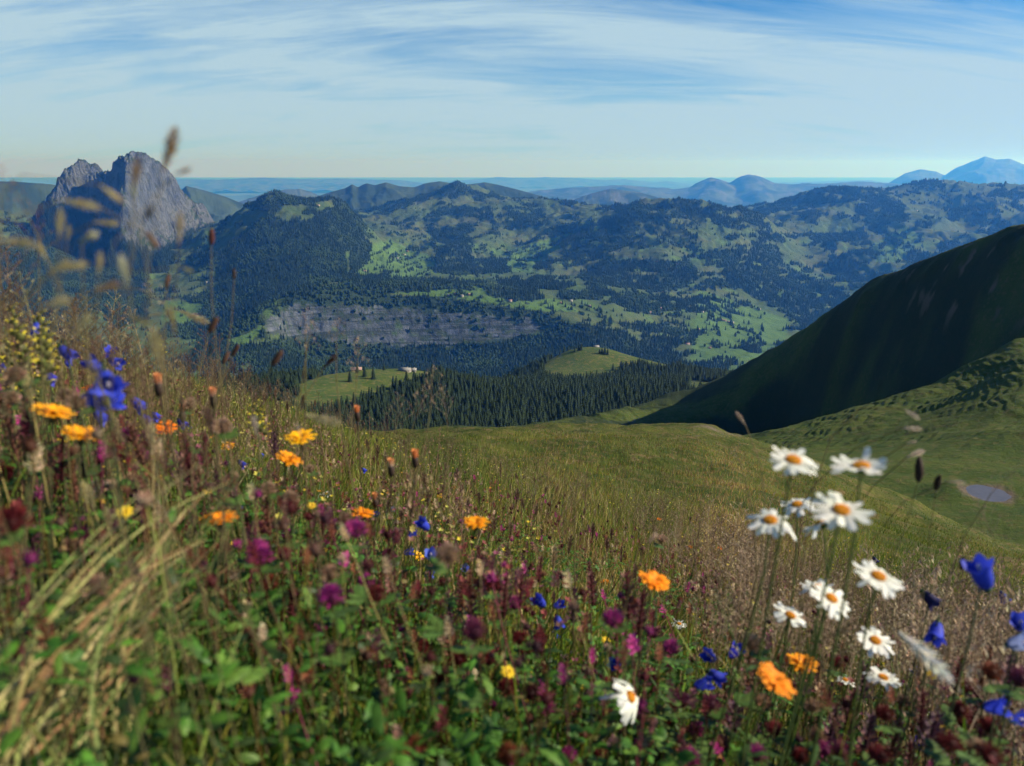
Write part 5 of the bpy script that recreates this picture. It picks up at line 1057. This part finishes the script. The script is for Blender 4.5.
# ================================================================== GRASS AND LEAVES NOBODY COULD COUNT
SKX = [-150, 0, 60, 120, 180, 230, 280, 330, 380, 430, 500, 600, 700, 765, 800, 860, 900, 960, 1024, 1200]
SKY_ = [262, 285, 312, 332, 352, 368, 392, 412, 430, 434, 432, 424, 428, 440, 448, 478, 494, 516, 541, 600]
NRX = [-150, 0, 60, 120, 200, 300, 400, 500, 600, 700, 800, 900, 1024, 1200]; NRY = [285, 318, 345, 378, 430, 485, 520, 550, 575, 605, 630, 640, 645, 690]
def top_limit(x, y, z0, slack=0.):
    px, _ = project(x, y, z0); r = np.hypot(x, y); t = smooth(np.log(r), math.log(1.2), math.log(6))
    row = np.interp(px, NRX, NRY) * (1 - t) + np.interp(px, SKX, SKY_) * t + slack
    return r * azel(px, row)[1] - z0
def blades(B, h, ld, la, w, segs, col, face=None, tipc=1.25):
    n = len(B); t = np.linspace(0, 1, segs + 1); face = rng.uniform(0, math.pi * 2, n) if face is None else face
    ax = la[:, None] * (t[None]**1.8) * h[:, None]; z = h[:, None] * (t[None] - .35 * np.clip(la, 0, 1.2)[:, None] * t[None]**3)
    cx = B[:, 0:1] + np.cos(ld)[:, None] * ax; cy = B[:, 1:2] + np.sin(ld)[:, None] * ax; cz = B[:, 2:3] + z
    ww = w[:, None] * (1 - t[None]**1.6 * .93); sx, sy = np.cos(face)[:, None], np.sin(face)[:, None]
    V = np.stack([np.stack([cx - sx * ww, cy - sy * ww, cz], -1), np.stack([cx + sx * ww, cy + sy * ww, cz], -1)], 2)
    k = np.arange(n)[:, None] * (segs + 1) * 2 + np.arange(segs)[None] * 2
    Fq = np.stack([k, k + 1, k + 3, k + 2], -1).reshape(-1, 4)
    Cc = col[:, None, None, :] * (1 + (tipc - 1) * t[None, :, None, None]) * np.ones((1, 1, 2, 1))
    return V.reshape(-1, 3), Fq, Cc.reshape(-1, 3)
def pal(n, choices, probs, j=.22):
    c = np.array(choices)[rng.choice(len(choices), n, p=np.array(probs) / sum(probs))]; return np.clip(c * (1 + rng.uniform(-j, j, (n, 1))) * (1 + rng.uniform(-.06, .06, (n, 3))), 0, 1)
def zone(n, r0, r1, p0=-60, p1=1084, power=1.):
    u = rng.random(n); r = (r0**power + u * (r1**power - r0**power))**(1 / power); a0 = float(azel(p0, 400)[0]); a1 = float(azel(p1, 400)[0]); ph = rng.uniform(a0 - .06, a1 + .06, n)
    x, y = r * np.sin(ph), r * np.cos(ph); z = near_z(x, y); return np.stack([x, y, z], -1), r
def stuff(name, parts_, mat, label, cat):
    V = np.concatenate([p[0] for p in parts_]); off = 0; Fs = []
    for p in parts_: Fs.append(p[1] + off); off += len(p[0])
    ks = {}
    for f in Fs: ks.setdefault(f.shape[1], []).append(f)
    o = link(name, mesh_np(name, V, [np.concatenate(v) for v in ks.values()], np.concatenate([p[2] for p in parts_]), mat)); tag(o, label, cat, kind='stuff'); return o
greens = [(.06, .125, .010), (.11, .155, .014), (.16, .17, .020), (.21, .18, .03), (.025, .065, .008)]; dry = [(.26, .19, .07), (.19, .12, .05), (.34, .27, .13), (.13, .07, .04)]
G = []
def layer(n, r0, r1, hlo, hhi, w, segs, probs_g, probs_d, fd, power=1., lean=(.1, .6), slack=0., hmin=.03):
    B_, r = zone(n, r0, r1, power=power); h = rng.uniform(hlo, hhi, n); cl_ = fbm(B_[:, 0] / .35 / np.maximum(r, 1)**.5, B_[:, 1] / .35 / np.maximum(r, 1)**.5, 3, 700); h *= 1 + .5 * cl_
    lim_ = top_limit(B_[:, 0], B_[:, 1], B_[:, 2], slack) * rng.uniform(.75, 1.03, n); h = np.minimum(h, np.maximum(lim_, hmin)); cap = np.interp(r, [.3, 1.0, 1.8, 3.5], [.20, .22, .28, .6]) * rng.uniform(.7, 1.1, n); tall = rng.random(n) < .05; h = np.where(tall, h, np.minimum(h, cap)); isd = rng.random(n) < np.clip(fd + 1.3 * fbm(B_[:, 0] / (1.3 * np.maximum(1, r / 5)), B_[:, 1] / (1.3 * np.maximum(1, r / 5)), 3, 710), .02, .95); hue_ = fbm(B_[:, 0] / (1.0 * np.maximum(1, r / 5)) + 9, B_[:, 1] / (1.0 * np.maximum(1, r / 5)), 3, 715)
    col = np.where(isd[:, None], pal(n, dry, probs_d), pal(n, greens, probs_g))
    col = col * np.clip(1 + 1.1 * hue_[:, None] * np.array([1., .75, .6]), .35, 1.7)
    la = rng.uniform(*lean, n); ld = rng.normal(.3, 1.5, n); ww = w * rng.uniform(.6, 1.3, n) * np.maximum(1, r / (r0 * 1.5))**.6
    G.append(blades(B_, h, ld, la, ww, segs, col))
layer(15000, .30, 2.2, .18, .46, .0014, 5, [3, 3, 2, 1, 2], [3, 1, 2, 1], .08, power=1.3)
layer(5000, .28, 1.6, .15, .35, .0026, 5, [3, 2, 1, 0, 4], [1, 1, 1, 1], .05, power=1.3)
layer(80000, 1.8, 12, .14, .40, .0022, 4, [3, 3, 4, 3, 2], [3, 2, 2, 2], .30, power=1.2)
layer(70000, 10, 34, .07, .20, .005, 3, [2, 3, 4, 3, 1], [2, 3, 1, 3], .30, power=1.2)
layer(60000, 30, 110, .04, .10, .014, 2, [3, 4, 3, 1, 2], [2, 3, 1, 2], .12, power=1.3)
stuff('meadow_grass', G, M_leaf, 'green and straw-coloured grass blades filling the sloping alpine meadow', 'grass')
# straw blades leaning right at the lower left
n = 320; t_ = rng.random(n); b0 = np.stack([at(a, b, c) for a, b, c in zip(rng.uniform(-130, 130, n), rng.uniform(780, 920, n), rng.uniform(.48, .70, n))]); tip = np.stack([at(a, b, c) for a, b, c in zip(30 + 200 * t_ + rng.uniform(-80, 40, n), 700 - 230 * t_**1.3 + rng.uniform(-40, 110, n), rng.uniform(.55, .80, n))])
segs = 7; T_ = np.linspace(0, 1, segs + 1)[None, :, None]; mid_p = (b0 + tip) / 2 + np.stack([rng.normal(-.02, .02, n), rng.normal(0, .02, n), rng.uniform(.0, .05, n)], -1)
Pp = (1 - T_)**2 * b0[:, None] + 2 * T_ * (1 - T_) * mid_p[:, None] + T_**2 * tip[:, None]; dd = nrm(np.array([1, .2, -1.2]))
ww = (rng.uniform(.0006, .0018, n)[:, None, None] * (1 - T_**2 * .85)); fc = rng.uniform(-1, 1, n); sv = np.stack([np.cos(fc) * .8, np.sin(fc) * .3, -np.cos(fc) * .6], -1)[:, None]
V = np.stack([Pp - sv * ww, Pp + sv * ww], 2); k = np.arange(n)[:, None] * (segs + 1) * 2 + np.arange(segs)[None] * 2; Cst = pal(n, [(.30, .26, .10), (.20, .22, .07), (.42, .34, .17), (.12, .17, .045), (.26, .14, .07)], [3, 4, 2, 4, 1])
stuff('leaning_straw_grass', [(V.reshape(-1, 3), np.stack([k, k + 1, k + 3, k + 2], -1).reshape(-1, 4), np.repeat(Cst, (segs + 1) * 2, 0))], M_dry, 'straw-coloured and green grass blades leaning right at the lower left', 'grass')
# broad leaves
def leaf_tpl(a, b, cup=.3):
    g = Geo(); p = [np.array([0, 0, 0.]), np.array([a * .3, 0, a * .1]), np.array([a * .7, 0, a * .12]), np.array([a, 0, 0])]; g.strip(p, [b * .3, b, b * .85, b * .05], (0, 1, 0), (1, 1, 1), None, cup); return g.arr()
def tri_tpl(a):
    g = Geo()
    for j in (-1.2, 0, 1.2):
        d_ = np.array([math.cos(j), math.sin(j), .15]); g.strip([d_ * a * .05, d_ * a * .5, d_ * a * .9, d_ * a], [a * .05, a * .28, a * .3, a * .1], (-math.sin(j), math.cos(j), 0), (1, 1, 1), None, .25)
    g.tube([(0, 0, 0), (0, 0, -a * 2.5)], a * .03, (.8, .8, .6), 3); return g.arr()
def inst(tpl, P_, sc, yaw, tilt, tdir, col):
    V, T, Q, Cc = tpl; n = len(P_); c, s_ = np.cos(yaw)[:, None], np.sin(yaw)[:, None]
    X = (V[None, :, 0] * c - V[None, :, 1] * s_); Y = (V[None, :, 0] * s_ + V[None, :, 1] * c); Z = np.repeat(V[None, :, 2], n, 0)
    # tilt about the horizontal axis perpendicular to tdir
    ux, uy = np.cos(tdir)[:, None], np.sin(tdir)[:, None]; al = X * ux + Y * uy; pe = -X * uy + Y * ux; ct, st = np.cos(tilt)[:, None], np.sin(tilt)[:, None]
    al2 = al * ct + Z * st; Z2 = -al * st + Z * ct; X = al2 * ux - pe * uy; Y = al2 * uy + pe * ux
    o = np.stack([X, Y, Z2], -1) * sc[:, None, None] + P_[:, None]
    res = []
    for Fx in (Q, T):
        if len(Fx): res.append((Fx[None] + (np.arange(n) * len(V))[:, None, None]).reshape(-1, Fx.shape[1]))
    CC = (Cc[None] * col[:, None]).reshape(-1, 3)
    return o.reshape(-1, 3), res[0] if len(res) == 1 else res, CC
Lf = []
for tpl, n, s0, s1 in ((leaf_tpl(1, .17), 12000, .012, .030), (leaf_tpl(1, .34), 5000, .007, .019), (tri_tpl(1), 9000, .006, .013)):
    B_, r = zone(n, .42, 3.2, power=1.25); hh = np.minimum(rng.uniform(.03, .30, n), top_limit(B_[:, 0], B_[:, 1], B_[:, 2], 45)); B_[:, 2] += np.maximum(hh, .02); ok_ = clear_of(B_, 15.); B_ = B_[ok_]; r = r[ok_]; n = len(B_)
    f = inst(tpl, B_, rng.uniform(s0, s1, n), rng.uniform(0, 6.28, n), rng.uniform(-.7, .9, n), rng.uniform(0, 6.28, n), pal(n, [(.065, .17, .018), (.045, .13, .015), (.11, .21, .03), (.03, .06, .015), (.15, .12, .035)], [4, 4, 2, 2, 1]))
    Lf.append(f)
stuff('meadow_leaves', Lf, M_leaf, 'broad green clover and herb leaves between the flower stems', 'leaves')
# seed heads beyond counting, small and far
Pn = []
def tint_tpl(kind, L=1., seed=5):
    random.seed(seed); g = head_geo(kind, L, (1, 1, 1), rs=random); V, T, Q, Cc = g.arr(); V[:, 2] += 1.6
    g2 = Geo(); g2.tube([(0, 0, 0), (.03, 0, .8), (0, 0, 1.62)], .0032, (.75, .7, .5), 3); V2, T2, Q2, C2 = g2.arr()
    return np.concatenate([V, V2]), np.zeros((0, 3), int), np.concatenate([Q, Q2 + len(V)]), np.clip(np.concatenate([Cc, C2]), 0, 1.3)
tp = {k: tint_tpl(k, l_) for k, l_ in (('panicle', .62), ('oat', .6), ('spike', .34))}; tp.update({'fine ' + k: tint_tpl(k, l_, 8) for k, l_ in (('panicle', .46), ('oat', .52), ('spike', .13))})
def heads(kind, n, r0, r1, hlo, hhi, cols, pr, power, region=None, lim=True, slack=-25):
    B_, r = zone(n * 3 if region else n, r0, r1, power=power)
    if region:
        px, _ = project(B_[:, 0], B_[:, 1], B_[:, 2]); k = region(px, r); B_ = B_[k][:n]; r = r[k][:n]
    m = len(B_); h = rng.uniform(hlo, hhi, m)
    h = np.minimum(h, np.maximum(top_limit(B_[:, 0], B_[:, 1], B_[:, 2], slack) * rng.uniform(.8, 1.05, m), .08))
    V, T, Q, Cc = tp[kind]; f = inst(tp[kind], B_, h / 2.1, rng.uniform(0, 6.28, m), rng.normal(0, .16, m), rng.uniform(0, 6.28, m), pal(m, cols, pr)); Pn.append(f)
BRW = [(.22, .15, .09), (.15, .09, .06), (.32, .25, .14), (.12, .065, .06)]
heads('panicle', 560, 2.2, 9, .3, .6, BRW, [3, 3, 2, 2], 1.2); heads('oat', 140, 2.4, 7, .3, .55, BRW, [3, 2, 3, 1], 1.2); heads('spike', 420, 1.5, 8, .25, .5, BRW + [(.12, .07, .05)], [2, 2, 2, 1, 2], 1.2)
heads('panicle', 420, 1.6, 6, .35, .65, [(.34, .25, .17), (.22, .14, .09)], [1, 1], 1.2, lambda px, r: px > 660)
heads('fine oat', 300, 1.4, 5, .35, .6, [(.40, .30, .20), (.24, .16, .11)], [1, 1], 1.2, lambda px, r: px > 700)
heads('fine panicle', 300, 1.5, 6, .4, .7, [(.16, .09, .06), (.11, .06, .05), (.24, .18, .10)], [2, 2, 1], 1.2, lambda px, r: px < 300)
heads('fine spike', 120, .9, 4, .4, .65, [(.32, .27, .13), (.2, .16, .08)], [1, 1], 1.2, lambda px, r: px < 260)
heads('panicle', 900, 8, 40, .3, .5, BRW, [3, 3, 1, 2], 1.2, slack=-10)
heads('panicle', 420, 5, 16, .22, .36, [(.34, .22, .16), (.42, .31, .23), (.24, .16, .12)], [1, 1, 1], 1.2, lambda px, r: (px > 540) & (px < 800))
heads('fine panicle', 150, .8, 2.2, .45, .8, [(.20, .12, .08), (.12, .07, .05), (.34, .28, .15)], [2, 2, 2], 1.2, lambda px, r: px < 230, slack=-95)
heads('fine spike', 70, .7, 1.6, .4, .8, [(.44, .37, .2), (.3, .22, .12)], [2, 1], 1.2, lambda px, r: px < 200, slack=-95)
heads('fine oat', 60, 1.0, 2.8, .4, .8, [(.30, .2, .13), (.2, .12, .08)], [2, 1], 1.2, lambda px, r: (px > 200) & (px < 480), slack=-60)
heads('fine oat', 240, .9, 2.4, .4, .8, [(.52, .40, .27), (.30, .20, .14)], [2, 1], 1.2, lambda px, r: px > 880, slack=-80)
heads('fine panicle', 170, .9, 2.4, .4, .8, [(.46, .35, .23), (.24, .16, .11)], [2, 1], 1.2, lambda px, r: px > 700, slack=-60)
stuff('meadow_seed_heads', Pn, M_dry, 'brown and tan grass seed heads scattered across the meadow', 'seed heads')
# tiny yellow and white specks farther into the meadow
g = Geo()
for k in range(6):
    a = k * 1.047; d_ = np.array([math.cos(a), math.sin(a), .5]); g.strip([d_ * .1, d_ * .6, d_], [.2, .3, .15], (-math.sin(a), math.cos(a), 0), (1, 1, 1), None, .2)
g.tube([(0, 0, 0), (.5, 0, -12)], .12, (.25, .4, .2), 3); tplf = g.arr()
def specks(name, n, r0, r1, cols, pr, s0, s1, label, cat, region=None):
    B_, r = zone(n * 2, r0, r1, power=1.1); px, _ = project(B_[:, 0], B_[:, 1], B_[:, 2]); k = (fbm(B_[:, 0] / (.4 * r**.5), B_[:, 1] / (.4 * r**.5), 3, 760) > -.05)
    if region: k &= region(px, r)
    B_ = B_[k][:n]; r = r[k][:n]; m = len(B_); B_[:, 2] += np.maximum(np.minimum(rng.uniform(.2, .38, m), top_limit(B_[:, 0], B_[:, 1], B_[:, 2], 8)), .05)
    f = inst(tplf, B_, rng.uniform(s0, s1, m) * np.maximum(1, r / 4)**.35, rng.uniform(0, 6.28, m), rng.normal(0, .5, m), rng.uniform(0, 6.28, m), pal(m, cols, pr)); stuff(name, [f], M_pet, label, cat)
specks('tiny_yellow_flowers', 2600, 1.4, 14, [(.62, .48, .04), (.45, .42, .08), (.6, .3, .03), (.35, .3, .08)], [4, 4, 1, 3], .004, .008, 'tiny yellow flowers dotted all over the middle of the meadow', 'flowers')
specks('tiny_reddish_flowers', 1500, .8, 5, [(.22, .05, .05), (.3, .08, .14), (.2, .1, .07)], [3, 2, 3], .004, .007, 'tiny reddish withered flower heads low among the meadow leaves', 'flowers')
g = Geo(); random.seed(9); clover_head(g, (0, 0, 0), (0, 0, 1), 1., (1, 1, 1), 26); g.tube([(0, 0, -.3), (.6, 0, -6), (0, 0, -24)], .09, (.5, .9, .3), 3); tplc = g.arr()
g = Geo()
for k in range(18):
    a = k * 2.4; z_ = -1.6 + 3.4 * k / 18; d_ = np.array([math.cos(a), math.sin(a), .6]) * (1.1 - .03 * k); b_ = np.array([0, 0, z_]); g.strip([b_, b_ + d_ * .5, b_ + d_], [.12, .32, .1], (-math.sin(a), math.cos(a), 0), jit((1, 1, 1), .3), jit((1.5, 1.6, 1.5), .3), .4)
g.tube([(0, 0, 1.5), (.3, 0, -8), (0, 0, -26)], .1, (.7, .8, .5), 3); tpls = g.arr()
Wf = []
for tpl_, n, s0, s1 in ((tplc, 1700, .004, .0085), (tpls, 2300, .004, .007)):
    B_, r = zone(n, .52, 4.2, power=1.15); dens = fbm(B_[:, 0] / .5, B_[:, 1] / .5, 3, 790); k = dens > -.12; B_ = B_[k]; r = r[k]; m = len(B_); lm = top_limit(B_[:, 0], B_[:, 1], B_[:, 2], 14); B_[:, 2] += np.maximum(np.minimum(rng.uniform(.22, .42, m), lm), .06)
    ok_ = clear_of(B_); B_ = B_[ok_]; r = r[ok_]; m = len(B_)
    Wf.append(inst(tpl_, B_, rng.uniform(s0, s1, m), rng.uniform(0, 6.28, m), rng.normal(0, .3, m), rng.uniform(0, 6.28, m), pal(m, [(.13, .02, .025), (.20, .07, .04), (.50, .36, .24), (.38, .04, .20), (.10, .035, .05), (.25, .13, .10)], [4, 3, 2, 1.5, 3, 2], .3)))
stuff('withered_flower_heads', Wf, M_pet, 'countless small dark red, brown and beige withered flower heads among the grass', 'flower heads')
# ================================================================== BUILDINGS FAR BELOW
wm_ = NT('whitewashed_wall'); M_wall = wm_.bsdf(wm_.mix(wm_.noise(wm_.pos(), .8, 4), (.24, .22, .20), (.34, .31, .29)), .9, .1)
wm_ = NT('timber_wall'); M_tim = wm_.bsdf(wm_.mix(wm_.noise(wm_.pos((1, 1, 6)), 1.2, 4), (.10, .065, .045), (.18, .12, .08)), .9, .1)
wm_ = NT('grey_roof'); M_roof = wm_.bsdf(wm_.mix(wm_.noise(wm_.pos((3, 3, 1)), 1, 4), (.17, .165, .16), (.26, .25, .24)), .6, .3)
wm_ = NT('brown_roof'); M_roofb = wm_.bsdf(wm_.mix(wm_.noise(wm_.pos((3, 3, 1)), 1, 4), (.20, .12, .10), (.30, .20, .17)), .8, .2)
wm_ = NT('window_glass'); M_glass = wm_.bsdf(wm_.mix(.5, (.03, .035, .045), (.05, .05, .06)), .15, .5)
def house(name, P, L, Wd, h, rh, yaw, wall, roof, label, group=None, detail=True):
    e = bpy.data.objects.new(name, None); C.objects.link(e); e.location = P; e.rotation_euler = (0, 0, yaw); tag(e, label, 'building', group)
    a, b = L / 2, Wd / 2; V = [(-a, -b, -3), (a, -b, -3), (a, b, -3), (-a, b, -3), (-a, -b, h), (a, -b, h), (a, b, h), (-a, b, h), (-a, 0, h + rh), (a, 0, h + rh)]
    link('walls', mesh_np('walls', np.array(V, float), [np.array([(0, 1, 5, 4), (1, 2, 6, 5), (2, 3, 7, 6), (3, 0, 4, 7)]), np.array([(4, 8, 7), (5, 6, 9)])], None, wall, False), e)
    o = .8; k = rh / b; zt = h + rh + .25; V = []
    for dz in (0, .25):
        V += [(-a - o, -b - o, h - o * k + dz + .03), (a + o, -b - o, h - o * k + dz + .03), (a + o, 0, h + rh + dz + .03), (-a - o, 0, h + rh + dz + .03), (a + o, b + o, h - o * k + dz + .03), (-a - o, b + o, h - o * k + dz + .03)]
    r_ = link('roof', mesh_np('roof', np.array(V), np.array([(0, 3, 2, 1), (3, 5, 4, 2), (6, 7, 8, 9), (9, 8, 10, 11), (0, 1, 7, 6), (5, 11, 10, 4), (0, 6, 9, 3), (3, 9, 11, 5), (1, 2, 8, 7), (2, 4, 10, 8)]), None, roof, False), e)
    if detail:
        def bx(nm, c, s_, m, par):
            x, y, z = c; p, q, t = s_; return link(nm, box_mesh(nm, (x - p / 2, y - q / 2, z - t / 2), (x + p / 2, y + q / 2, z + t / 2)), par)
        for i in range(4):
            w_ = bx('window', (-a + L * (i + .5) / 4, -b - .04, h * .55), (1.1, .12, 1.2), M_glass, e); w_.data.materials.append(M_glass)
        w_ = bx('door', (a + .04, 0, 1.0), (.12, 1.2, 2.1), M_tim, e); w_.data.materials.append(M_tim)
        w_ = bx('chimney', (L * .2, b * .3, h + rh), (.8, .8, 1.8), M_wall, r_); w_.data.materials.append(M_wall)
def gp(L, px, r):
    a = float(azel(px, 300)[0]); x = r * math.sin(a); y = r * math.cos(a); return (x, y, float(L.z(np.array(x), np.array(y))))
house('alpine_barn', gp(knoll, 402.5, 1030), 15, 7, 2.4, 2.4, -.2, M_wall, M_roof, 'long barn with pale grey roof on the pasture crest above the forest'); house('alpine_barn', gp(knoll, 411, 1035), 7, 6, 2.6, 2.0, .1, M_wall, M_roof, 'smaller pale building touching the right end of the long barn'); house('alpine_barn', gp(knoll, 353, 1035), 12, 8, 2.5, 2.2, .2, M_tim, M_roofb, 'low brown shed at the left end of the farm pasture')
house('alpine_hut', gp(knoll, 597.5, 1507), 10, 5, 2., 1.8, .1, M_wall, M_roof, 'small white hut on the summit of the domed green knoll')
hs = [(449, 296), (456, 295), (469, 296), (462, 297.5), (510, 302), (409, 253), (406, 256), (366, 272), (372, 275), (399, 260), (324, 207), (561, 303.5), (571, 302), (663, 293), (661, 309), (667, 311), (614, 265), (675, 265), (703, 313), (726, 322), (730, 323), (734, 324), (722, 321), (700, 330), (640, 300), (650, 315), (590, 307), (760, 310), (690, 345), (713, 349), (604, 273), (655, 262), (930, 214), (905, 209), (790, 290), (170, 281), (208, 283), (195, 318), (232, 315)]
hn = ['above the left part of the cliff', 'on the terrace above the cliff', 'on the bright pasture', 'beside the dark woods']
def whereis(px, py):
    if px < 240: return 'in the meadows below the rock peak'
    if px < 335: return 'on top of the wooded left mountain'
    if px < 420: return 'on the pale slope right of the wooded mountain'
    if px < 520: return 'on the terrace meadow right above the cliff'
    if px < 600: return 'on the terrace right of the cliff'
    if py < 285: return 'on the high pasture under the central ridge' if px < 760 else 'high on the mountain behind the dark hill'
    if px < 700: return 'among the hedged fields in the middle of the valley'
    return 'in the lower valley fields beside the dark hill'
def hit(layer_, px, py):
    j = int(np.argmin(np.abs(layer_.phis - azel(px, py)[0]))); _, row = project(layer_.X[:, j], layer_.Y[:, j], layer_.Z[:, j]); m = np.minimum.accumulate(row); k = np.argmax(row <= py); return layer_.rs[k]
cnt = {}
for i, (px, py) in enumerate(hs):
    r = hit(mid, px, py); w_ = whereis(px, py); kind = i % 3; sz = 1.3 if r < 6000 else 1.6
    house('farmhouse', gp(mid, px, r), (15, 19, 12)[kind] * sz * .8, 9 * sz * .8, 4.5, 3.5, random.uniform(-.6, .6), (M_wall, M_wall, M_tim)[kind], (M_roof, M_roofb, M_roofb)[kind], 'tiny far-off farmhouse ' + w_, 'farmhouses ' + w_, False)
